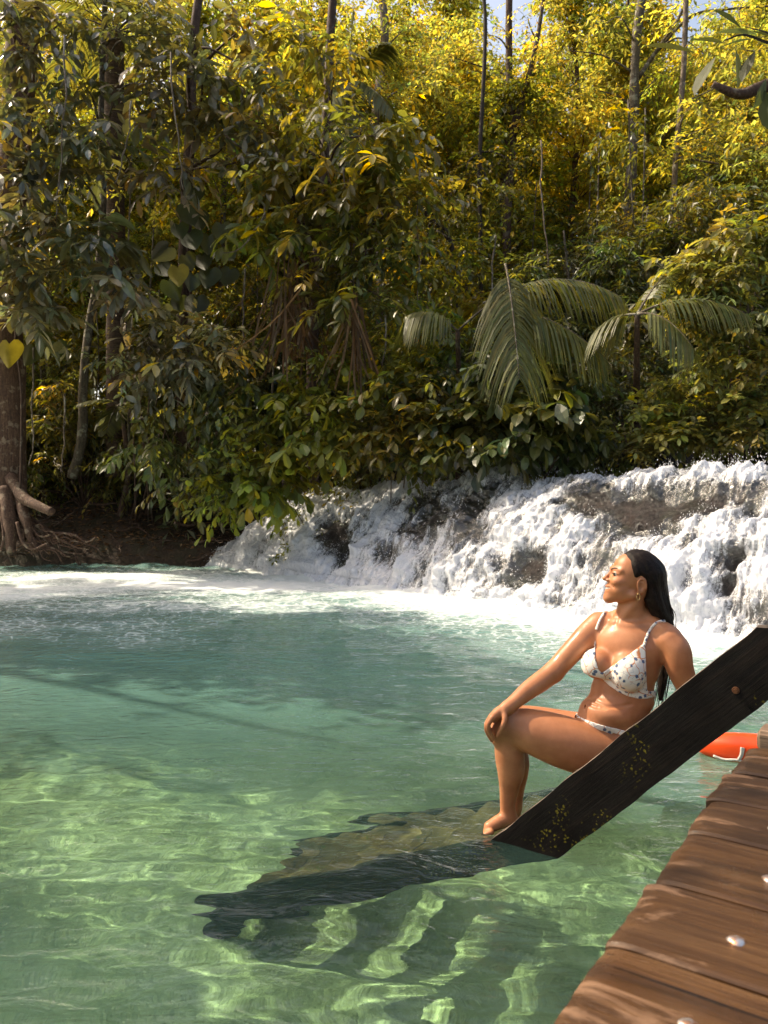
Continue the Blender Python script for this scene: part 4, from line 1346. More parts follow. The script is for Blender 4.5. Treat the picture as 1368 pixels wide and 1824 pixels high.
def twigs(S, D, L, k, leaf, wratio, rs, sag=.35, spread=.9, shape='oval', droop=.25, vary=.3, odd=.01, simple=False, up=(0, 0, 1.0), hang=.25):
    """pinnate twigs: m twigs with k leaves each. Returns the leaf arrays and the twig stems"""
    m = len(S)
    D = unit(D)
    s = (np.arange(k) + .6) / k
    s = np.concatenate([s, [1.0]])
    kk = k + 1
    sg = sag * L[:, None] * s[None] ** 2
    P = S[:, None] + D[:, None] * (L[:, None] * s[None])[..., None]
    P = P - np.array((0, 0, 1.0)) * sg[..., None]
    T = D[:, None] - np.array((0, 0, 1.0)) * (2 * sag * s[None])[..., None]
    T = unit(T)
    side = unit(np.cross(T, np.array(up)) + rs.normal(0, .25, T.shape))
    sg2 = np.where(np.arange(kk) % 2 == 0, 1.0, -1.0)
    spr = np.where(np.arange(kk) == k, 0.05, spread)
    LD = T * (1 - .45 * spr[None, :, None]) + side * (sg2 * spr)[None, :, None] + rs.normal(0, .22, T.shape)
    LD[..., 2] -= hang
    NN = np.array(up) * 1.0 + rs.normal(0, .32, T.shape)
    n = m * kk
    ll = leaf * rs.uniform(.65, 1.2, n) * np.tile(np.where(np.arange(kk) < 2, .75, 1.0), m)
    tw = tints(m, rs, vary * .7, odd)
    tt = np.repeat(tw, kk, axis=0) * tints(n, rs, vary * .7, odd)
    P = P.reshape(-1, 3); LD = LD.reshape(-1, 3); NN = NN.reshape(-1, 3)
    if simple:
        A = kite_cloud(P, LD, NN, ll, ll * wratio, tint=tt)
    else:
        A = leaf_cloud(P, LD, NN, ll, ll * wratio * rs.uniform(.85, 1.15, n), droop, shape, tint=tt, rs=rs)
    # stems: thin triangular strips
    ss = np.linspace(0, 1, 4)
    C = S[:, None] + D[:, None] * (L[:, None] * ss[None])[..., None] - np.array((0, 0, 1.0)) * (sag * L[:, None] * ss[None] ** 2)[..., None]
    r = (.0022 + .0035 * L)[:, None, None] * (1 - .7 * ss)[None, :, None]
    a = unit(np.cross(D, np.array((.13, .2, 1.0))))[:, None]; b = np.cross(D, a[:, 0])[:, None]
    ring = np.stack([C + a * r, C - .5 * a * r + .87 * b * r, C - .5 * a * r - .87 * b * r], 2)      # m,4,3,3
    SV = ring.reshape(-1, 3)
    i = (np.arange(m) * 12)[:, None, None]; j = (np.arange(3) * 3)[None, :, None]; q = np.arange(3)[None, None]; q2 = (q + 1) % 3
    SF = np.stack([i + j + q, i + j + q2, i + j + 3 + q2, i + j + 3 + q], -1).reshape(-1, 4)
    return A, (SV, SF)


def leaf_mat(name, col, trans, tf=.42, rough=.42, spec=.5):
    g = G(name)
    t = g.attr('tint', 'Color')
    n = g.noise(g.obj(), 7.0, 3)
    c = g.mix(1.0, g.mix(1.0, col, t, 'MULTIPLY'), g.ramp(n, (.3, .72), (.7, 1.25)), 'MULTIPLY')
    ct = g.mix(1.0, trans, t, 'MULTIPLY')
    pr = g.n('BsdfPrincipled', None, Base_Color=c, Roughness=rough, i13=spec)
    tr = g.n('BsdfTranslucent', None, Color=ct)
    return g.done(g.n('MixShader', None, i0=tf, i1=pr.outputs[0], i2=tr.outputs[0]))


def bark_mat(name, a, b, c, ring=False, moss=None, vs=(9, 9, 1.6)):
    g = G(name)
    p = g.obj()
    n = g.noise(g.mapv(p, vs), 2.2, 6, .65, .4)
    f = g.noise(p, 26, 4)
    col = g.ramp(g.math('ADD', g.math('MULTIPLY', n, .65), g.math('MULTIPLY', f, .35)), (.33, a), (.5, b), (.66, c))
    lich = g.ramp(g.noise(p, 5.5, 4, .6), (.55, 0.0), (.63, .75))
    if moss: col = g.mix(lich, col, moss)
    h = g.math('ADD', n, g.math('MULTIPLY', f, .3))
    if ring:
        w = g.n('TexWave', {'bands_direction': 'Z', 'wave_profile': 'SAW'}, Vector=p, Scale=3.2, Distortion=2.2).outputs[0]
        col = g.mix(g.ramp(w, (.0, .75), (.25, 0.0)), col, a)
        h = g.math('ADD', h, w)
    return g.done(g.n('BsdfPrincipled', None, Base_Color=col, Roughness=.85, Normal=g.bump(h, .8, .03)))


LM = {
    'grey': leaf_mat('grey_green_leaf', (.165, .160, .100), (.30, .27, .05), .30, .33, .85),
    'olive': leaf_mat('olive_leaf', (.100, .102, .030), (.36, .31, .025), .40, .38, .6),
    'dark': leaf_mat('dark_green_leaf', (.066, .080, .030), (.24, .25, .03), .32, .36, .6),
    'fresh': leaf_mat('fresh_green_leaf', (.095, .112, .022), (.42, .40, .03), .45, .42, .5),
    'pale': leaf_mat('pale_olive_leaf', (.150, .150, .045), (.40, .37, .05), .40, .48, .45),
    'gold': leaf_mat('sunlit_yellow_leaf', (.20, .185, .028), (.66, .58, .07), .55, .5, .35),
    'palm': leaf_mat('palm_leaflet', (.105, .112, .038), (.34, .32, .04), .38, .46, .4),
    'bough': leaf_mat('dull_dark_leaf', (.040, .048, .024), (.10, .11, .02), .25, .6, .25),
    'dry': leaf_mat('dry_brown_frond', (.14, .08, .04), (.16, .09, .04), .25, .7, .2),
    'yellow': leaf_mat('yellowing_leaf', (.34, .27, .03), (.55, .42, .03), .35, .45, .4),
}
BM = {
    'brown': bark_mat('brown_bark', (.022, .012, .008), (.065, .034, .022), (.13, .075, .048), moss=(.16, .13, .10)),
    'red': bark_mat('reddish_bark', (.030, .016, .010), (.090, .045, .028), (.18, .105, .066), moss=(.28, .21, .15), vs=(14, 14, 1.0)),
    'pale': bark_mat('pale_bark', (.06, .042, .030), (.15, .11, .08), (.28, .22, .17), moss=(.36, .32, .27)),
    'ring': bark_mat('ringed_palm_bark', (.025, .014, .009), (.085, .050, .032), (.15, .095, .062), ring=True, vs=(4, 4, 7)),
    'dark': bark_mat('dark_bark', (.010, .007, .005), (.030, .020, .014), (.065, .045, .03)),
    'mossy': bark_mat('mossy_mottled_bark', (.03, .022, .014), (.09, .068, .045), (.17, .14, .10), moss=(.30, .29, .22)),
}


def ground_at(p):
    return float(ground_z(p[0], p[1])[0])


class Plant:
    def __init__(s, name, label, cat, foot, seed, group=None):
        s.root = empty(name, foot, label, cat, group)
        s.foot = np.array(foot, float)
        s.rs = np.random.default_rng(seed)
        s.wood, s.leaf = MB(), MB()

    def limb(s, pts, r0, r1, seg=8, n=22, lump=0.0):
        P = spline(pts, n)
        r = np.linspace(r0, r1, n)
        V, Q, T = tube(P, r, seg)
        if lump:
            c = np.repeat(P, seg, axis=0)
            k = V[:len(c)] - c
            V[:len(c)] = c + k * (1 + lump * fbm(V[:len(c)] * np.array((3.5, 3.5, 1.2)) / max(r0 * 4, .3), 3, seed=int(r0 * 1000)))[:, None]
        s.wood.add(V, Q, T)
        return P

    def clump(s, c, R, m, leaf, k=9, wr=.36, shape='oval', sag=.35, tl=None, down=.1, out=None, hang=.25, odd=.01, vary=.3, droop=.25, simple=False, flat=.75, spread=.9, limb_from=None, lr=.02):
        rs = s.rs
        c = np.asarray(c, float)
        D = unit(rs.normal(0, 1, (m, 3)) * np.array((1, 1, .55)) + np.array((0, 0, -down)) + (0 if out is None else np.asarray(out)))
        S = c + rs.normal(0, .36 * R, (m, 3)) * np.array((1, 1, flat))
        L = (tl or R * .9) * rs.uniform(.6, 1.25, m)
        leaf = leaf * rs.uniform(.68, 1.22)
        A, st = twigs(S, D, L, k, leaf, wr, rs, sag, spread, shape, droop, vary, odd, simple, hang=hang)
        mood = np.exp(rs.normal(0, .20)) * np.array((1 + rs.normal(0, .10), 1.0, 1 + rs.normal(0, .12)))
        s.leaf.add(A[0], A[1], A[2], A[3] * mood)
        s.wood.add(st[0], st[1])
        if limb_from is not None:
            a = np.asarray(limb_from, float)
            mid = (a + c) / 2 + rs.normal(0, .12, 3) * np.linalg.norm(c - a) + np.array((0, 0, .12 * np.linalg.norm(c - a)))
            s.limb([a, mid, c], lr, lr * .3, 6, 12)

    def done(s, bark, leafm, crown='crown', trunk='trunk'):
        if s.wood.n: s.wood.build(trunk, s.root, bark)
        if s.leaf.n: s.leaf.build(crown, s.root, leafm, col=True, smooth=False)
        return s.root


def copy_tree(o, loc, rz, sc=1.0, label=None):
    c = o.copy(); COL.objects.link(c)
    c.location = [float(q) for q in loc]; c.rotation_euler = (0, 0, rz); c.scale = (sc, sc, sc)
    if label: c['label'] = label
    for ch in list(o.children):
        d = ch.copy(); COL.objects.link(d); d.parent = c
        for gch in list(ch.children):
            e = gch.copy(); COL.objects.link(e); e.parent = d
    return c


def foot_at(px, Y, py=None):
    """a point on the ground under photo column px at depth Y"""
    x = (px - 684.0) / FPX * Y
    return np.array((x, Y, float(ground_z(x, Y)[0]) - .05))


def frond(base, d, L, arch, nleaf, ll, rs, side=None, hang=.5, width=.055, tint=1.0):
    """pinnate palm frond: rachis tube and strap leaflets, returns (wood V, Q, T), leaf arrays"""
    t = np.linspace(0, 1, 26)
    d = unit(np.asarray(d, float))
    P = np.asarray(base)[None] + d[None] * (L * t)[:, None] - np.array((0, 0, 1.0))[None] * (arch * L * t ** 2.1)[:, None]
    wV = tube(P, np.linspace(.022, .005, 26), 6)
    s = np.linspace(.20, .995, nleaf)
    i = s * 25; i0 = np.clip(i.astype(int), 0, 24); f = (i - i0)[:, None]
    C = P[i0] * (1 - f) + P[i0 + 1] * f
    T = unit(P[i0 + 1] - P[i0])
    sd = unit(np.cross(T, np.array((0, 0, 1.0))))
    upv = np.cross(sd, T)
    Ps, Ds, Ns, Ls = [], [], [], []
    for sg in (1, -1):
        a = .25 + .75 * s
        D = sd * sg * .95 + T * (.35 + .55 * s)[:, None] + upv * (.25 - .3 * s)[:, None] + rs.normal(0, .05, T.shape)
        Ps.append(C); Ds.append(D); Ns.append(upv + .35 * sg * sd + rs.normal(0, .12, T.shape))
        Ls.append(ll * (np.sin(np.pi * np.clip(.12 + .83 * s, 0, 1)) ** .6) * rs.uniform(.88, 1.08, nleaf))
    P2, D2, N2, L2 = map(np.concatenate, (Ps, Ds, Ns, Ls))
    n = len(P2)
    # long drooping straps in 5 stations
    D2 = unit(D2); S2 = unit(np.cross(D2, N2))
    rows = []
    for q, w in ((0, .5), (.25, 1.0), (.5, .95), (.78, .65), (1.0, .04)):
        c = P2 + D2 * (L2 * q * (1 - .12 * hang * q))[:, None] - np.array((0, 0, 1.0)) * (hang * L2 * q ** 2)[:, None]
        rows += [c + S2 * (width * .5 * w), c - S2 * (width * .5 * w)]
    V = np.stack(rows, 1).reshape(-1, 3)
    qd = np.array(((0, 1, 3, 2), (2, 3, 5, 4), (4, 5, 7, 6), (6, 7, 9, 8)))
    Fq = (qd[None] + (np.arange(n) * 10)[:, None, None]).reshape(-1, 4)
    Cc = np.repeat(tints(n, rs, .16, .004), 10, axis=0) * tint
    return wV, (V, Fq, Cc)


def add_frond(pl, mat_leaf, bark, *a, **k):
    wV, (V, Fq, Cc) = frond(*a, **k)
    o = part('frond', pl, V, Fq, mat_leaf, smooth=False, col=Cc)
    part('stalk', o, wV[0], [wV[1], wV[2]], bark)
    return o
# ------------------------------------------------------------------ the forest on the far bank
def clumps_px(pl, items, leaf, m=22, attach=None, lr=.03, **kw):
    """clumps given as (px, py, depth, radius in px)"""
    for it in items:
        px, py, Y, R = it[:4]
        c = W(px, py, Y)
        src = None
        if attach is not None:
            A = np.asarray(attach)
            k = np.argmin(np.linalg.norm(A - (c + np.array((0, 0, -.5))), axis=1))
            src = A[k]
        pl.clump(c, R * Y / FPX, m, leaf, limb_from=src, lr=lr, **kw)


def build_forest():
    rs = np.random.default_rng(5)
    # --- big buttressed tree on the left bank
    Y = 17.2
    p = Plant('buttress_tree', 'thick reddish tree with buttress roots gripping the left bank', 'tree', W(12, 930, Y), 11)
    tr = p.limb([W(10, 960, Y), W(14, 860, Y), W(14, 720, Y), W(12, 560, Y), W(20, 330, Y), W(34, 120, Y), (-8.0, Y, 13)], .43, .30, 20, 60, .22)
    for pts, r in (((W(20, 850, Y - .3), W(42, 885, Y - .6), W(66, 900, Y - .9), W(92, 912, Y - 1.1)), .15), ((W(34, 880, Y - .4), W(44, 920, Y - .7), W(52, 950, Y - .8), W(62, 985, Y - .8)), .12),
                   ((W(10, 870, Y - .4), W(18, 930, Y - .7), W(20, 985, Y - .9)), .17), ((W(-4, 880, Y - .3), W(-12, 940, Y - .6), W(-20, 995, Y - .7)), .15), ((W(30, 930, Y - .9), W(40, 965, Y - 1), W(58, 978, Y - 1.05), W(84, 968, Y - 1.1)), .035),
                   ((W(0, 905, Y - .6), W(6, 960, Y - .9), W(-6, 1000, Y - .9)), .03)):
        p.limb(pts, r, r * .55, 12, 22, .25)
    for i in range(22):                                    # thin surface roots running over the bank
        x0, y0 = rs.uniform(4, 50), rs.uniform(890, 950)
        x1, y1 = x0 + rs.uniform(20, 150), rs.uniform(955, 1002)
        t = np.linspace(0, 1, 7)
        q = [W(x0 + (x1 - x0) * u + rs.normal(0, 4), y0 + (y1 - y0) * u ** .7 + rs.normal(0, 5), Y - .45 - .55 * u) for u in t]
        r_ = rs.uniform(.014, .045)
        p.limb(q, r_, r_ * .35, 6, 24, .2)
    A = tr[20:]
    clumps_px(p, [(60, 110, 16, 60), (20, 190, 15.8, 60), (110, 40, 16.5, 60), (30, 300, 15.6, 50), (20, 20, 16.2, 60), (90, 215, 15.9, 50), (64, 500, 15.8, 46), (30, 470, 15.5, 46), (140, 455, 15.5, 40), (90, 385, 15.2, 52), (170, 425, 15.3, 40), (30, 395, 15.3, 50), (50, 555, 15.7, 40)], .40, 15, A, .05, k=8, wr=.36, sag=.3, hang=.2, tl=.8)
    p.done(BM['red'], LM['grey'])
    # --- slim mossy tree
    p = Plant('slim_tree', 'slim mottled tree with a grey trunk standing just right of the buttress roots', 'tree', W(128, 850, 18.3), 12)
    tr = p.limb([W(128, 852, 18.3), W(146, 780, 18.3), W(148, 690, 18.3), W(156, 600, 18.3), W(172, 500, 18.2), W(184, 360, 18), W(180, 200, 17.8), W(190, -60, 17.8)], .12, .06, 10, 40, .2)
    clumps_px(p, [(150, 150, 16.6, 60), (220, 70, 16.8, 60), (190, 240, 16.2, 54), (130, 300, 16.4, 50), (240, 500, 15.6, 34), (275, 150, 16.4, 56), (310, 60, 16.8, 55), (250, 20, 17, 60)], .36, 14, tr[20:], .04, k=8, wr=.38, sag=.3, hang=.18, tl=.8)
    p.done(BM['mossy'], LM['grey'])
    # --- ringed palm
    f = W(206, 840, 19.2)
    r = empty('ringed_palm', f, 'stout palm with a ringed brown trunk rising behind the slim mottled tree', 'palm')
    P = spline([W(206, 850, 19.2), W(207, 560, 19.2), W(203, 300, 19.2), W(204, 60, 19.2)], 60)
    V, Q, T = tube(P, .24 + .012 * np.sin(np.arange(60) * 1.9), 16)
    part('trunk', r, V, [Q, T], BM['ring'])
    for i in range(11):
        a = i * 2 * np.pi / 11 + .3
        add_frond(r, LM['palm'], BM['brown'], P[-1], (math.cos(a), math.sin(a), .75), 3.4, .85, 44, .75, rs, hang=.5)
    # --- dark trunk with heart-leaved climber
    f = W(330, 830, 18.6)
    p = Plant('dark_trunk_tree', 'dark trunked tree wrapped by a heart leaved climber left of centre', 'tree', f, 13)
    tr = p.limb([f, W(326, 620, 18.6), W(330, 420, 18.6), W(338, 250, 18.6), W(346, 60, 18.4), W(368, -80, 18.4)], .19, .09, 12, 40, .15)
    clumps_px(p, [(360, 130, 16.6, 60), (420, 60, 17, 60), (330, 210, 16.8, 50), (400, 200, 16.6, 56), (460, 130, 16.5, 60), (300, 300, 16.8, 46), (420, 290, 16.4, 54), (470, 220, 16.2, 50)], .36, 14, tr[18:], .05, k=9, wr=.36, sag=.28, hang=.15, tl=.85)
    p.done(BM['brown'], LM['grey'])
    vine = empty('climbing_vine', W(330, 520, 18.2), 'climber with large dark heart shaped leaves on the dark trunk', 'vine')
    mb, yl = MB(), MB()
    pts = [(345, 335), (330, 365), (352, 380), (338, 415), (318, 400), (372, 420), (395, 400), (300, 440), (330, 455), (360, 455), (400, 440), (285, 470), (345, 490), (300, 500), (375, 480), (320, 530), (290, 545), (350, 530), (410, 480)]

    def heart(mb, c, L, ang, tilt, tint, rs):
        u = np.linspace(0, 1, 9)
        prof = np.array((.30, .46, .50, .48, .42, .33, .22, .10, .0))
        st = np.array((-.16, .0, .12, .26, .42, .58, .74, .90, 1.0))
        d = np.array((math.sin(ang), -.25 * tilt, -math.cos(ang))); d /= np.linalg.norm(d)
        s = np.cross(d, (0, 1.0, 0)); s /= np.linalg.norm(s)
        nn = np.cross(s, d)
        V = []
        for w, q in zip(prof, st):
            for a in (-1, -.5, 0, .5, 1):
                V.append(c + d * L * (q if abs(a) > 0 or q >= 0 else 0.02) + s * (a * w * L) + nn * (abs(a) * w * L * .25 - .12 * L * q * q))
        mb.add(V, gridfaces(9, 5), None, tint)
    for (x, y) in pts:
        heart(mb, W(x, y, 17.9 + rs.uniform(-.3, .3)), rs.uniform(.42, .62), rs.normal(0, .4), rs.normal(.6, .4), tints(1, rs, .25)[0] * .9, rs)
    lv = mb.build('foliage', vine, LM['dark'], col=True, smooth=True)
    for c, L in ((W(316, 476, 17.4), .50),):
        heart(yl, c, L, .15, .5, (1, 1, 1), rs)
    yl.build('yellow_leaf', vine, LM['yellow'], col=True)['label'] = 'yellowed heart shaped leaf'
    P = spline([W(345, 830, 18.3), W(322, 700, 18.3), W(340, 520, 18.3), W(328, 380, 18.3), W(338, 300, 18.3)], 40)
    V, Q, T = tube(P, .025, 6)
    part('stem', vine, V, [Q, T], BM['brown'])
    v2 = empty('climbing_vine', W(20, 620, 16.5), 'climber on the buttress trunk with one big yellow heart leaf', 'vine')
    a, b = MB(), MB()
    heart(b, W(17, 612, 16.4), .56, .05, .3, (1, 1, 1), rs)
    for x, y in ((50, 540), (75, 585), (30, 560), (60, 620), (88, 560), (100, 610)):
        heart(a, W(x, y, 16.5 + rs.uniform(-.2, .2)), rs.uniform(.36, .5), rs.normal(0, .5), .6, tints(1, rs, .25)[0], rs)
    b.build('yellow_leaf', v2, LM['yellow'], col=True)['label'] = 'large yellow heart shaped leaf'
    a.build('foliage', v2, LM['dark'], col=True)
    P = spline([W(36, 880, 16.6), W(38, 700, 16.6), W(28, 600, 16.6), W(34, 480, 16.6)], 30)
    V, Q, T = tube(P, .022, 6)
    part('stem', v2, V, [Q, T], BM['brown'])
    # --- overhanging tree in the middle
    f = foot_at(560, 18.4)
    p = Plant('overhanging_tree', 'leafy tree hanging over the water left of the waterfall', 'tree', f, 14)
    tr = p.limb([f, W(556, 640, 18.2), W(566, 450, 18), W(580, 250, 17.8), W(590, 40, 17.6), W(600, -80, 17.6)], .15, .09, 10, 40, .15)
    p.limb([tr[16], W(520, 380, 17), W(470, 300, 16.2), W(400, 240, 15.6)], .05, .015, 7)
    p.limb([tr[18], W(640, 380, 16.6), W(700, 330, 15.6)], .05, .015, 7)
    clumps_px(p, [(520, 60, 16.5, 62), (600, 110, 16.2, 60), (500, 170, 15.8, 58), (560, 230, 15.4, 62), (640, 220, 15.4, 60), (500, 300, 15.4, 56), (590, 330, 15.1, 60), (660, 310, 14.9, 60), (700, 240, 15, 52), (540, 400, 15.2, 54), (620, 410, 14.9, 56), (690, 390, 14.8, 56), (560, 480, 14.9, 50), (650, 470, 14.7, 52), (720, 450, 14.6, 50), (600, 540, 14.7, 44), (680, 530, 14.5, 46), (450, 420, 15.6, 46), (740, 360, 14.7, 44)], .33, 17, tr[14:], .04, k=9, wr=.36, sag=.3, hang=.2, tl=.75, odd=.012)
    p.done(BM['brown'], LM['olive'])
    # --- pinnate shrubs low on the left
    def shrub(name, label, px, Yf, items, leafm, leaf, seed, m=22, bark='brown', **kw):
        f = foot_at(px, Yf)
        p = Plant(name, label, 'shrub', f, seed)
        for it in items:
            c = W(it[0], it[1], it[2])
            p.limb([f + rs.normal(0, .12, 3) * np.array((1, 1, 0)), (f + c) / 2 + np.array((0, .1, .35)), c], .022, .008, 6, 12)
        clumps_px(p, items, leaf, m, None, **kw)
        return p.done(BM[bark], LM[leafm], 'foliage', 'stem')
    shrub('hanging_shrub', 'grey leaved spray of branches sweeping right from the slim mottled trunk', 250, 18.6, [(215, 640, 15.6, 40), (270, 660, 15.5, 42), (320, 640, 15.4, 40), (250, 610, 15.8, 36), (350, 600, 15.6, 40), (300, 570, 16, 40), (400, 610, 15.4, 40)], 'grey', .31, 21, 19, k=8, wr=.36, sag=.3, hang=.2, tl=.7)
    shrub('pinnate_shrub', 'low dark shrub with paired leaflets hanging over the dark bank', 330, 18.4, [(285, 740, 15.9, 36), (320, 800, 15.7, 36), (275, 800, 15.9, 32), (355, 740, 15.8, 40), (380, 830, 15.5, 36), (330, 870, 15.5, 28), (410, 760, 15.5, 40), (375, 690, 15.7, 40), (430, 680, 15.3, 42)], 'dark', .27, 22, 13, k=10, wr=.38, sag=.45, hang=.35, tl=.75)
    shrub('broad_leaved_shrub', 'mid green broad leaved shrub drooping beside the left end of the waterfall', 520, 17.9, [(430, 790, 14.9, 44), (470, 740, 14.8, 48), (520, 700, 14.7, 50), (560, 760, 14.6, 50), (600, 700, 14.5, 48), (490, 800, 14.7, 44), (450, 850, 14.8, 40), (400, 880, 15.0, 32), (540, 640, 14.9, 46), (480, 860, 14.7, 36), (600, 640, 14.8, 44), (640, 740, 14.3, 44), (570, 785, 14.5, 36), (380, 850, 15.1, 30)], 'fresh', .27, 23, 20, k=7, wr=.48, shape='obovate', sag=.3, hang=.25, tl=.6)
    shrub('rounded_shrub', 'olive shrub with rounded leaves right above the left end of the falls', 690, 17.0, [(650, 785, 14.2, 36), (700, 755, 14.0, 44), (740, 780, 13.9, 38), (720, 700, 14.0, 46), (780, 740, 13.7, 46), (770, 670, 13.9, 46), (690, 660, 14.3, 42), (800, 780, 13.6, 36), (725, 815, 14.0, 22)], 'olive', .25, 24, 21, k=7, wr=.46, sag=.3, hang=.18, tl=.6, odd=.03)
    shrub('glossy_shrub', 'glossy dark shrub with big leaves leaning over the centre of the falls', 930, 16.0, [(840, 740, 13.3, 46), (900, 700, 13.2, 50), (960, 740, 13.0, 50), (1010, 765, 12.9, 40), (930, 775, 13.0, 40), (860, 780, 13.2, 38), (880, 650, 13.3, 46), (1060, 785, 12.9, 32), (970, 680, 13.2, 44), (1000, 730, 12.9, 44), (950, 640, 13.4, 40)], 'dark', .30, 25, 20, k=6, wr=.50, sag=.28, hang=.22, tl=.55)
    shrub('layered_shrub', 'pale green shrub in flat layers above the right end of the falls', 1240, 15.0, [(1150, 780, 12.6, 40), (1210, 775, 12.4, 44), (1270, 775, 12.3, 44), (1180, 740, 12.6, 40), (1330, 770, 12.2, 44), (1240, 735, 12.4, 44), (1300, 725, 12.2, 46), (1350, 700, 12.1, 40), (1130, 800, 12.6, 26)], 'pale', .165, 26, 36, k=9, wr=.46, sag=.12, hang=.05, tl=.5, flat=.3, down=.0)
    shrub('tall_pale_shrub', 'tall pale leaved shrub filling the right edge above the layered shrub', 1320, 14.6, [(1260, 520, 12.2, 44), (1320, 480, 12.0, 48), (1220, 560, 12.4, 40), (1350, 560, 11.9, 46), (1300, 590, 12.1, 46), (1340, 640, 12.0, 44), (1260, 640, 12.3, 40), (1220, 480, 12.6, 40), (1280, 430, 12.4, 46), (1360, 420, 12.1, 44), (1200, 690, 12.7, 36)], 'pale', .17, 27, 32, k=9, wr=.46, sag=.22, hang=.15, tl=.55, flat=.5)
    shrub('grey_thicket', 'dull dark thicket in the hollow between the palm and the pale shrub', 1130, 16.4, [(1080, 640, 14.2, 44), (1130, 690, 14.0, 44), (1170, 630, 14.0, 44), (1090, 720, 13.8, 40), (1140, 570, 14.4, 44), (1040, 680, 14.0, 36), (1190, 570, 14.0, 36)], 'dark', .20, 28, 26, k=10, wr=.36, sag=.3, hang=.25, tl=.6)
    shrub('backlit_shrub', 'yellow green shrub with sun through its leaves behind the palm', 800, 18.6, [(760, 560, 15.6, 50), (820, 600, 15.2, 46), (780, 480, 16, 50), (850, 540, 15.8, 46), (720, 590, 15.6, 44), (800, 650, 15.0, 40), (760, 630, 15, 40)], 'fresh', .20, 29, 26, k=9, wr=.4, sag=.35, hang=.3, tl=.65, odd=.03)
    # --- palms by the water
    def palm(label, foot, fr, ll, nl=46, tint=1.0, width=.06, hang=.55):
        r = empty('water_palm', foot, label, 'palm')
        top = np.asarray(fr[0][0])
        V, Q, T = tube(spline([foot, (np.asarray(foot) + top) / 2 + np.array((.08, .3, -.2)), top], 20), np.linspace(.10, .04, 20), 10)
        part('trunk', r, V, [Q, T], BM['brown'])
        for b, tip, arch in fr:
            b = np.asarray(b); tip = np.asarray(tip)
            L = np.linalg.norm(tip - b)
            d = tip - b + np.array((0, 0, arch * L))
            add_frond(r, LM['palm'], BM['mossy'], b, d / np.linalg.norm(d), np.linalg.norm(d), arch * L / np.linalg.norm(d), nl, ll, rs, hang=hang, width=width, tint=tint)
        return r
    b = W(815, 590, 13.8)
    palm('arching feathery palm above the centre of the falls', foot_at(815, 15.4), [
        (b, W(1108, 530, 12.8), .75), (W(870, 560, 13.4), W(1080, 640, 12.5), .5), (W(900, 470, 13.2), W(925, 675, 12.2), .35), (b, W(730, 560, 13.6), .6), (W(860, 540, 13.6), W(1000, 600, 12.9), .65)],
         .90, 50, tint=.95, width=.034, hang=1.0)
    b = W(1135, 560, 12.3)
    palm('smaller palm with drooping fronds right of the arching feathery palm', foot_at(1135, 15.0), [
        (b, W(1330, 560, 11.6), .55), (b, W(1235, 620, 11.6), .6), (b, W(1060, 590, 12.6), .45), (b, W(1210, 470, 12.8), .3)], .66, 44, tint=.95, width=.030, hang=1.0)
    b = W(1310, 330, 19)
    palm('palm with pale sunlit fronds high on the right', foot_at(1290, 21), [
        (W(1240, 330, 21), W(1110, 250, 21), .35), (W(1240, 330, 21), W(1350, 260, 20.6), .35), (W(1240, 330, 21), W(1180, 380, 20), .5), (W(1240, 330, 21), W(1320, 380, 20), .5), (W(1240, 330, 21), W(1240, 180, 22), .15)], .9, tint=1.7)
    b = W(620, 150, 20.5)
    palm('tall slender palm in the upper centre beside the pale trunks', foot_at(640, 21), [
        (b, W(540, 90, 20), .4), (b, W(560, 210, 19.4), .5), (b, W(690, 80, 20), .35), (b, W(700, 200, 19.5), .5), (b, W(630, 20, 20.5), .2), (b, W(615, 300, 19), .7)], .9, tint=1.0)
    b = W(215, 720, 17.6)
    palm('low dark fern palm in the shade behind the slim mottled trunk', foot_at(215, 18.8), [
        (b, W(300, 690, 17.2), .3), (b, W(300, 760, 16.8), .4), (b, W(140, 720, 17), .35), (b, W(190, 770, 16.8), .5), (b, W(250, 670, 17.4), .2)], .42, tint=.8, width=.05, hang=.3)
    # --- dead fronds hanging in the middle
    d = empty('dead_frond', W(540, 500, 14.7), 'bunch of dead brown palm fronds hanging at centre left', 'dead fronds')
    mb = MB()
    for i in range(80):
        a = W(535 + rs.normal(0, 26), 500 + rs.normal(0, 22), 15.2 + rs.normal(0, .25))
        e = W(512 + rs.normal(0, 46), 630 + rs.normal(0, 36), 15.0 + rs.normal(0, .35))
        P = spline([a, (a + e) / 2 + rs.normal(0, .06, 3), e], 6)
        s = np.array((.015, .004, 0)) * rs.uniform(.6, 1.4)
        V = np.concatenate([P + s, P - s])
        j = np.arange(5)
        mb.add(V, np.stack([j, j + 1, j + 7, j + 6], -1), None, tints(1, rs, .35)[0])
    mb.build('frond', d, LM['dry'], smooth=False, col=True)
    d2 = empty('dead_frond', W(640, 560, 14.2), 'narrow dead brown frond dangling right of the larger dead bunch', 'dead fronds')
    mb = MB()
    for i in range(34):
        a = W(628 + rs.normal(0, 8), 545 + rs.normal(0, 14), 14.2 + rs.normal(0, .15))
        e = W(632 + rs.normal(0, 26), 665 + rs.normal(0, 34), 14.1 + rs.normal(0, .2))
        P = spline([a, (a + e) / 2 + rs.normal(0, .05, 3), e], 6)
        s = np.array((.014, .004, 0)) * rs.uniform(.6, 1.4)
        V = np.concatenate([P + s, P - s]); j = np.arange(5)
        mb.add(V, np.stack([j, j + 1, j + 7, j + 6], -1), None, tints(1, rs, .35)[0])
    mb.build('frond', d2, LM['dry'], smooth=False, col=True)
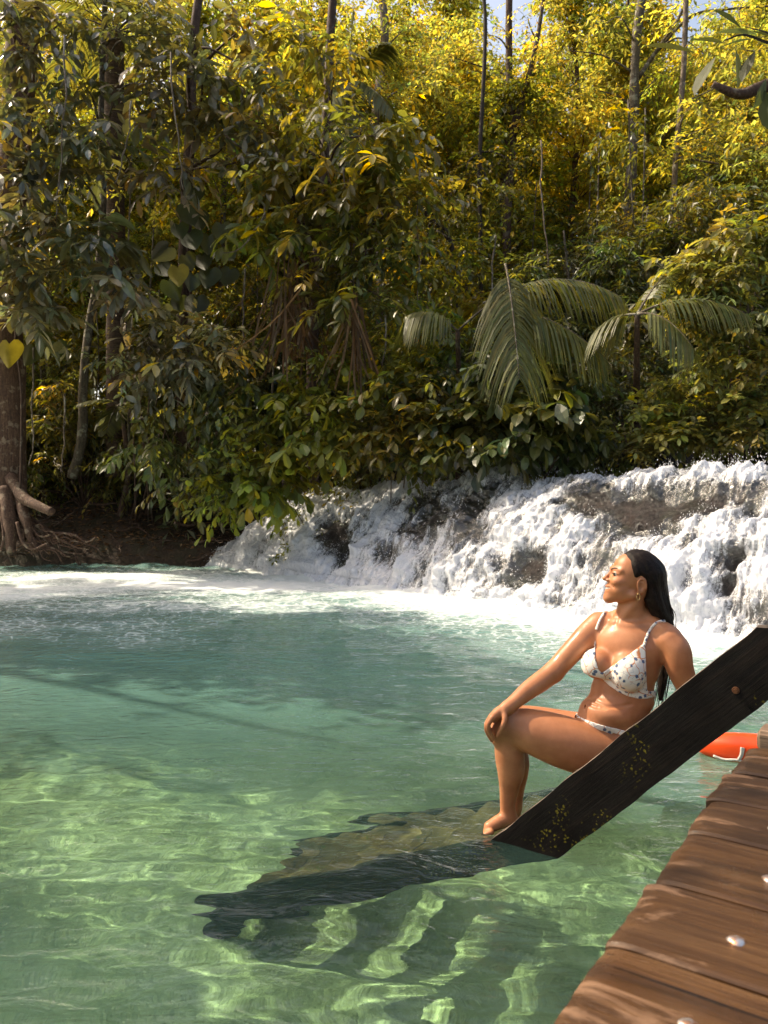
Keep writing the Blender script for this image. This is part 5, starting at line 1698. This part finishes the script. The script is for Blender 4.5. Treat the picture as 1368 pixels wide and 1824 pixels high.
    # --- tall trees at the back right
    def tall(label, path, r0, r1, items, leafm, bark, seed, leaf=.17, m=24, limbs=(), k=9, tl=.8, name='tall_tree'):
        f = np.asarray(path[0])
        p = Plant(name, label, 'tree', f, seed)
        path = [np.asarray(q) + (rs.normal(0, .06, 3) * np.array((1, 1, 0)) if i else 0) for i, q in enumerate(path)]
        tr = p.limb(path, r0, r1, 12, 46, .2)
        A = tr[24:]
        for l in limbs:
            q = p.limb(l[0], l[1], l[1] * .35, 8, 20)
            A = np.concatenate([A, q])
        clumps_px(p, items, leaf, m, A, .03, k=k, wr=.42, sag=.3, hang=.25, tl=tl, simple=True, odd=.01)
        return p.done(BM[bark], LM[leafm])
    g = lambda px, Y: foot_at(px, Y)
    tall('dark straight tree with a forked limb reaching right in the upper right', [g(1100, 20), W(1106, 560, 20), W(1120, 360, 20), W(1132, 230, 20), W(1142, 80, 20), W(1152, -60, 20)], .15, .11,
         [(1080, 40, 20, 60), (1200, 30, 19.5, 60), (1260, 100, 19, 60), (1010, 90, 20, 60), (1180, 130, 19.6, 46), (1320, 40, 19, 60), (1060, 160, 20, 44), (1280, 20, 19.4, 60)], 'gold', 'mossy', 41,
         limbs=(([W(1136, 140, 20), W(1170, 90, 19.8), W(1210, 30, 19.6), W(1240, -40, 19.5)], .07), ([W(1170, 92, 19.8), W(1230, 30, 19.5), W(1300, 16, 19.3), W(1390, 10, 19)], .05)))
    tall('tree with two dark stems between the waterfall palm and the bright canopy', [g(905, 21), W(906, 420, 21), W(908, 250, 21), W(905, 120, 21), W(908, -60, 21)], .12, .09,
         [(860, 60, 21, 60), (940, 30, 21, 60), (900, 150, 20.6, 56), (980, 120, 20.8, 56), (840, 200, 20.8, 56), (950, 210, 20.4, 50), (800, 100, 21, 60)], 'gold', 'brown', 42,
         limbs=(([W(908, 260, 21), W(930, 180, 21), W(955, 80, 21), W(975, -50, 21)], .11),))
    tall('pale smooth trunked tree in the upper centre', [g(680, 21), W(676, 400, 21), W(672, 220, 21), W(680, 60, 21), W(684, -60, 21)], .13, .10,
         [(720, 50, 21, 60), (650, 30, 21, 60), (760, 150, 20.6, 60), (700, 170, 20.6, 50)], 'gold', 'pale', 43)
    tall('slender dark stem rising in front of the yellow canopy right of centre', [g(856, 19.4), W(854, 480, 19.4), W(858, 300, 19.4), W(860, 60, 19.4), W(858, -60, 19.4)], .06, .045,
         [(830, 300, 19, 50), (880, 340, 18.8, 46), (820, 390, 18.8, 46), (900, 280, 19, 46)], 'olive', 'dark', 44)
    tall('thin pale tree by the right edge of the picture', [g(1205, 18.8), W(1190, 460, 18.8), W(1200, 300, 18.8), W(1218, 120, 18.8), W(1222, -60, 18.8)], .08, .06,
         [(1300, 200, 18.4, 60), (1250, 260, 18.4, 50), (1340, 290, 18, 56), (1330, 130, 18.4, 50), (1180, 280, 18.6, 44), (1230, 190, 18.6, 44)], 'gold', 'pale', 45)
    tall('leaning dark tree over the palm in the middle', [g(800, 18.6), W(806, 520, 18.4), W(790, 420, 18.2), W(757, 380, 18), W(735, 300, 17.8)], .09, .05,
         [(760, 420, 17, 50), (720, 300, 17, 46), (830, 440, 16.8, 44), (780, 340, 17.2, 50)], 'olive', 'dark', 46, leaf=.2)
    # big limb entering at the right, with its tree outside the frame
    p = Plant('riverside_tree', 'big tree standing off to the right whose thick limb crosses the right edge', 'tree', foot_at(1560, 16.5), 47)
    f = foot_at(1560, 16.5)
    tr = p.limb([f, f + (.1, 0, 4), f + (.0, .1, 8.5), f + (-.2, 0, 13)], .42, .25, 14, 40, .15)
    p.limb([W(1520, 200, 16.4), W(1440, 150, 15.6), W(1368, 152, 15.2), W(1318, 168, 15), W(1270, 150, 15)], .20, .06, 10, 24, .2)
    clumps_px(p, [(1400, 60, 14.8, 60), (1350, 210, 14.8, 44), (1420, 230, 14.6, 60), (1330, 90, 15.2, 40)], .19, 14, tr[20:], .04, k=9, wr=.42, sag=.3, hang=.25, tl=.7, simple=True)
    p.done(BM['brown'], LM['gold'])
    # nearer branch with a few big leaves at the top right
    p = Plant('leaning_branch', 'near bough with a few large oval leaves entering at the top right corner', 'branch', W(1480, 120, 7.0), 48)
    p.limb([W(1490, 130, 7), W(1420, 90, 7), W(1368, 76, 7), W(1325, 62, 7), W(1290, 72, 7)], .020, .006, 8)
    p.limb([W(1400, 84, 7), W(1370, 60, 6.9), W(1330, 48, 6.9)], .010, .004, 6)
    rows = [(1240, 95, -20, 92), (1275, 100, 55, 85), (1290, 78, -4, 70), (1310, 85, 100, 70), (1340, 70, 12, 66), (1320, 50, -40, 60), (1350, 62, -8, 80), (1345, 90, 60, 66), (1335, 56, 160, 46), (1365, 140, 70, 60), (1362, 160, 95, 70)]
    P0, D0_, N0, L0 = [], [], [], []
    for (x, y, a, L) in rows:
        a = math.radians(a)
        P0.append(W(x + .5 * L * math.cos(a) * 0, y, 7.0 + p.rs.normal(0, .06)))
        D0_.append((-math.cos(a), p.rs.normal(-.15, .2), -math.sin(a)))
        N0.append((p.rs.normal(0, .3), -.30, 1.0)); L0.append(L * 7 / FPX)
    L0 = np.array(L0)
    A = leaf_cloud(np.array(P0), np.array(D0_), np.array(N0), L0, L0 * .40, .12, 'oval', .18, tints(len(L0), p.rs, .2) * 1.2)
    p.leaf.add(A[0], A[1], A[2], A[3])
    p.done(BM['dark'], LM['bough'], 'foliage', 'bough')

    # --- groups: thin saplings and hanging lianas, understory bushes, sunlit trees behind
    base = None
    for i in range(16):
        px = rs.choice([rs.uniform(430, 850), rs.uniform(40, 330), rs.uniform(860, 1340)])
        Yy = rs.uniform(17.6, 20.5)
        f = foot_at(px, Yy)
        if base is None:
            p = Plant('thin_sapling', 'one of the thin bare stems standing among the bushes on the far bank', 'sapling', f, 61, 'thin stems on the far bank')
            p.limb([f, f + (.05, 0, 2), f + (-.06, .1, 4), f + (.12, 0, 7.5)], .035, .014, 6, 30, .2)
            for h in (3.2, 4.4, 5.5, 6.6, 7.3):
                p.clump(f + np.array((rs.normal(0, .25), rs.normal(0, .25), h)), .45, 7, .17, k=7, wr=.4, simple=True, sag=.4, tl=.5)
            base = p.done(BM['mossy'], LM['olive'])
        else:
            copy_tree(base, f, rs.uniform(0, 6.28), rs.uniform(.8, 1.25))
    base = None
    for i, (x0, y0, x1, y1, Yy) in enumerate(((120, 60, 100, 420, 15.2), (235, 180, 205, 330, 15.5), (300, 90, 330, 340, 15.4), (440, 480, 430, 640, 15.6), (690, 560, 676, 690, 14.6), (610, 300, 650, 640, 15.0), (750, 300, 740, 620, 15.6), (880, 420, 872, 640, 15.8), (115, 700, 112, 840, 17.0), (60, 620, 56, 830, 16.6), (470, 380, 400, 450, 15.2), (960, 250, 985, 560, 17.5))):
        a, b = W(x0, y0, Yy), W(x1, y1, Yy + .2)
        t = np.linspace(0, 1, 30)
        P = a + (b - a) * t[:, None]
        P += np.stack([.10 * fbm(np.stack([t * 4 + i, t, t], -1), 3, seed=i), .1 * fbm(np.stack([t * 4, t + i, t], -1), 3, seed=i + 40), -.25 * np.sin(np.pi * t)], -1)
        V, Q, T = tube(P, np.linspace(.020, .011, 30), 6)
        r = make('liana', V - a, [Q, T], BM['pale'])
        r.location = a
        tag(r, 'pale bare liana curling among the leaves of the far bank', 'liana', 'lianas hanging in the forest')
    base = None
    for i, px in enumerate((690, 716, 742, 770, 796, 840)):
        f = foot_at(px, 15.6 if px < 620 else 14.9 if px < 900 else 13.6)
        if base is None:
            t = np.linspace(0, 1, 40)
            P = f + np.stack([.16 * fbm(np.stack([t * 3, t, t], -1), 3, seed=8), .16 * fbm(np.stack([t, t * 3, t], -1), 3, seed=9), t * 5.2], -1)
            V, Q, T = tube(P, np.linspace(.024, .011, 40), 7)
            base = make('bare_stem', V - f, [Q, T], BM['pale'])
            o = base
            tag(o, 'thin pale bare stem rising through the shrubs above the falls', 'stem', 'bare stems above the falls')
        else:
            o = base.copy(); COL.objects.link(o)
        o.location = f; o.rotation_euler = (rs.normal(0, .06), rs.normal(0, .07), rs.uniform(0, 6.28)); s_ = rs.uniform(.6, .85); o.scale = (s_, s_, s_)
    # understory bushes: three kinds, copied along the bank
    kinds = []
    for kx, (leafm, leaf, wr, sh) in enumerate((('dark', .24, .42, 'oval'), ('olive', .20, .36, 'lance'), ('fresh', .17, .45, 'oval'))):
        kinds.append((leafm, leaf, wr, sh))
    protos = {}
    spots = []
    for i in range(46):
        px = rs.uniform(-120, 1500)
        Yy = rs.uniform(18.8, 22.5) if px < 560 else rs.uniform(16.2, 21)
        spots.append((px, Yy, i % 3))
    for i in range(14):
        spots.append((rs.uniform(-700, -150) if i % 2 else rs.uniform(1480, 2000), rs.uniform(15.5, 20), i % 3))
    names = ('dark bush in the shade under the trees of the far bank', 'narrow leaved olive bush under the trees of the far bank', 'light green bush under the trees of the far bank')
    for px, Yy, kx in spots:
        f = foot_at(px, Yy)
        if kx not in protos:
            leafm, leaf, wr, sh = kinds[kx]
            p = Plant('understory_bush', names[kx], 'bush', f, 70 + kx, ('dark bushes', 'olive bushes', 'light green bushes')[kx] + ' under the far trees')
            for q in range(13):
                a = rs.uniform(0, 6.28); rr = rs.uniform(.2, 1.25); h = rs.uniform(.35, 3.2)
                c = f + np.array((rr * math.cos(a), rr * math.sin(a), h))
                p.limb([f, (f + c) / 2 + (0, 0, .2), c], .02, .007, 5, 8)
                p.clump(c, .58, 18, leaf, k=8, wr=wr, shape=sh, sag=.4, hang=.3, tl=.6, simple=True)
            protos[kx] = p.done(BM['brown'], LM[leafm], 'foliage', 'stem')
        else:
            copy_tree(protos[kx], f, rs.uniform(0, 6.28), rs.uniform(.75, 1.2))
    # midstory trees between the shrubs and the bright canopy
    protos = {}
    for i, (px, Yy, kx) in enumerate(((700, 19.2, 0), (760, 18.4, 1), (830, 19.6, 0), (900, 18.2, 1), (960, 19.0, 0), (1010, 18.0, 1), (1060, 19.4, 0), (1150, 18.2, 1), (1210, 17.6, 0), (1270, 18.6, 1), (1330, 17.4, 0), (1390, 18.2, 1), (640, 19.8, 1), (80, 20.6, 0), (280, 20.4, 1), (430, 20.2, 0), (520, 20, 1), (-60, 20, 0))):
        f = foot_at(px, Yy)
        if kx not in protos:
            p = Plant('midstory_tree', ('slender olive leaved tree filling the middle height of the forest', 'shadowed tree with long leaves at the middle height of the forest')[kx], 'tree', f, 120 + kx, ('olive', 'shadowed')[kx] + ' middle height trees')
            H = (6.6, 5.6)[kx]
            tr = p.limb([f, f + (.1, .05, H * .3), f + (-.1, 0, H * .65), f + (.1, 0, H)], .07, .02, 8, 30, .2)
            for q in range(34):
                h = rs.uniform(.22, 1.0) * H
                a = rs.uniform(0, 6.28); rr = rs.uniform(.15, 1.35)
                c = f + np.array((rr * math.cos(a), rr * math.sin(a), h))
                p.clump(c, .55, 14, (.19, .24)[kx], k=8, wr=(.42, .30)[kx], simple=True, sag=.3, hang=.2, tl=.6, limb_from=tr[min(29, int(29 * max(0, h / H - .1)))], lr=.014, vary=.35)
            protos[kx] = p.done(BM['mossy'], LM[('olive', 'dark')[kx]])
        else:
            copy_tree(protos[kx], f, rs.uniform(0, 6.28), rs.uniform(.8, 1.2))
    # sticks, surface roots and fallen leaves on the bare left bank
    proto = None
    for i in range(30):
        px = rs.uniform(40, 420); Yy = rs.uniform(17.3, 19.4)
        f = foot_at(px, Yy) + np.array((0, 0, .07))
        if i % 10 == 0:
            L = rs.uniform(.5, 1.1); t = np.linspace(-1, 1, 24)
            P = np.stack([L * t, .16 * fbm(np.stack([t * 2 + i, t, t], -1), 3, seed=3), .10 * fbm(np.stack([t * 2, t + i, t], -1), 3, seed=4) + .05 * (1 - t * t)], -1)
            V, Q, T = tube(P, np.linspace(.030, .012, 24) * rs.uniform(.7, 1.2), 7)
            proto = make('surface_root', V, [Q, T], BM['brown'])
            o = proto
            tag(o, 'bare brown root or stick lying on the dark earth of the left bank', 'root', 'roots and sticks on the left bank')
        else:
            o = proto.copy(); COL.objects.link(o)
        o.location = f; o.rotation_euler = (rs.normal(0, .1), rs.normal(.05, .2), rs.normal(0, .7)); s_ = rs.uniform(.6, 1.25); o.scale = (s_, s_, s_)
    n = 3200
    x = rs.uniform(-9.5, -3.2, n); y = rs.uniform(17.2, 21, n)
    z = ground_z(x, y)
    k = z > .15
    x, y, z = x[k], y[k], z[k]; n = len(x)
    a = rs.uniform(0, 6.28, n)
    A = kite_cloud(np.stack([x, y, z + .02], -1), np.stack([np.cos(a), np.sin(a), rs.normal(0, .25, n)], -1), np.stack([rs.normal(0, .4, n), rs.normal(-.2, .4, n), np.ones(n)], -1), rs.uniform(.08, .2, n), rs.uniform(.03, .08, n), .3, tints(n, rs, .5))
    o = make('leaf_litter', A[0], A[2], LM['dry'], smooth=False, col=A[3])
    tag(o, None, None, None, 'stuff')
    # sunlit trees behind
    protos = {}
    spots = []
    for row, (Yr, n) in enumerate(((22.4, 17), (25.2, 17), (28.6, 19), (32.5, 21), (38, 25), (45, 29))):
        for i in range(n):
            x = (i - (n - 1) / 2) * 1.75 * (Yr / 27) ** .8 * 1.28 + rs.normal(0, .5)
            spots.append((x, Yr + rs.normal(0, .9), (i + row) % 3))
    spots += [((px - 684) / FPX * yy, yy, kk) for px, yy, kk in ((530, 23.2, 2), (590, 24.4, 0), (640, 23.0, 2), (470, 24.0, 0))]
    names = ('small leaved tree glowing yellow in the sun behind the far bank', 'bushy tree with sunlit green yellow leaves behind the far bank', 'tall thin tree with a sunlit yellow crown behind the far bank')
    for x, y, kx in spots:
        zg = float(ground_z(x, y)[0]) - .05
        f = np.array((x, y, zg))
        px = 684 + FPX * x / y
        if 970 < px < 1110 and rs.uniform() < .30:      # the gaps of sky at the upper right
            continue
        if kx not in protos:
            p = Plant('sunlit_tree', names[kx], 'tree', f, 80 + kx, ('yellow trees', 'green yellow trees', 'thin yellow trees')[kx] + ' behind the far bank')
            H = (11, 9.5, 14)[kx]
            tr = p.limb([f, f + (.1, .1, H * .35), f + (-.15, 0, H * .7), f + (.1, 0, H * .97)], .14, .03, 8, 30, .15)
            for q in range((56, 54, 60)[kx]):
                h = rs.uniform(.16 if kx == 1 else .26, 1.0) * H
                a = rs.uniform(0, 6.28); rr = rs.uniform(.2, 1.0) * (1.9, 1.9, 1.6)[kx] * (1.1 - .45 * (h / H))
                c = f + np.array((rr * math.cos(a), rr * math.sin(a), h))
                p.clump(c, .66, 24, .155, k=9, wr=.60, simple=True, sag=.3, hang=.25, tl=.62, limb_from=tr[min(29, int(29 * max(0, h / H - .08)))], lr=.022, vary=.35)
            protos[kx] = p.done(BM['brown' if kx else 'pale'], LM[('gold', 'fresh', 'gold')[kx]])
        else:
            copy_tree(protos[kx], f, rs.uniform(0, 6.28), rs.uniform(.9, 1.2) * max(1.0, y / 25.0))


def build_shade():
    """unseen trees added on the left bank: their crowns are shaped to shade the pool"""
    gaps = []                                             # openings left in the added crowns so sun falls on chosen spots: point on the water, radius
    for c, r in (((-2.76, 5.40, 0), .75), ((-3.5, 5.6, 0), .50), ((-.72, 4.61, 0), .70), ((-.1, 4.3, 0), .55), ((.22, 4.0, 0), .34), ((-1.3, 4.8, 0), .3),
                 ((1.0, 3.45, .70), .62), ((.62, 3.5, .4), .36), ((1.15, 3.4, 1.15), .40), ((.95, 3.45, .2), .4), ((.42, .95, .95), .16), ((.62, 1.3, .95), .10), ((.3, .62, .95), .16), ((1.6, 4.6, .1), .4),
                 ((-2.2, 16.6, 1.4), .9), ((-.6, 14.9, 1.6), .6), ((2.8, 12.6, 1.9), .7), ((3.6, 9.6, .6), .8), ((-4.0, 14.6, 0), .8), ((5, 11, 2), 1.2), ((-1.5, 11.5, 0), .5)):
        gaps.append((np.asarray(c, float), r))
    rs = np.random.default_rng(33)
    for (name, label, f, box, n, seed) in (
            ('added_shade_tree', 'unseen spreading tree added on the left bank to shade the pool', foot_at(-700, 9.6) if False else np.array((-12.5, 10.5, .5)), ((-11.5, -3.6), (2.5, 12.5), (6.2, 8.8)), 430, 91),
            ('added_shade_tree', 'unseen tall tree added beyond the spreading tree to shade the left bank', np.array((-15.5, 17, 1.6)), ((-15.5, -8), (11, 16.5), (6.5, 11)), 90, 92)):
        p = Plant(name, label, 'tree', f, seed)
        cx, cyy = np.mean(box[0]), np.mean(box[1])
        p.limb([f, f + (.1, 0, 4), f + (.4, -.2, 8.3), np.array(((f[0] + cx) / 2, (f[1] + cyy) / 2, 9.3)), np.array((cx, cyy, 9.0))], .20, .02, 14, 40, .15)
        k = 0; tries = 0
        while k < n and tries < 6000:
            tries += 1
            c = np.array([rs.uniform(*b) for b in box])
            # keep the added crowns out of the picture
            if c[1] > .5 and abs(c[0] / c[1]) < .60 and (c[2] - 1.5) / c[1] < .75:
                continue
            ok = True
            for g, r in gaps:
                t = (c - g) @ SUN
                if np.linalg.norm(c - g - t * SUN) < r + .72:
                    ok = False; break
            if not ok: continue
            p.clump(c, .6, 15, .27, k=8, wr=.42, simple=True, sag=.3, hang=.2, tl=.62)
            k += 1
        p.done(BM['brown'], LM['olive'])


build_forest()
build_shade()
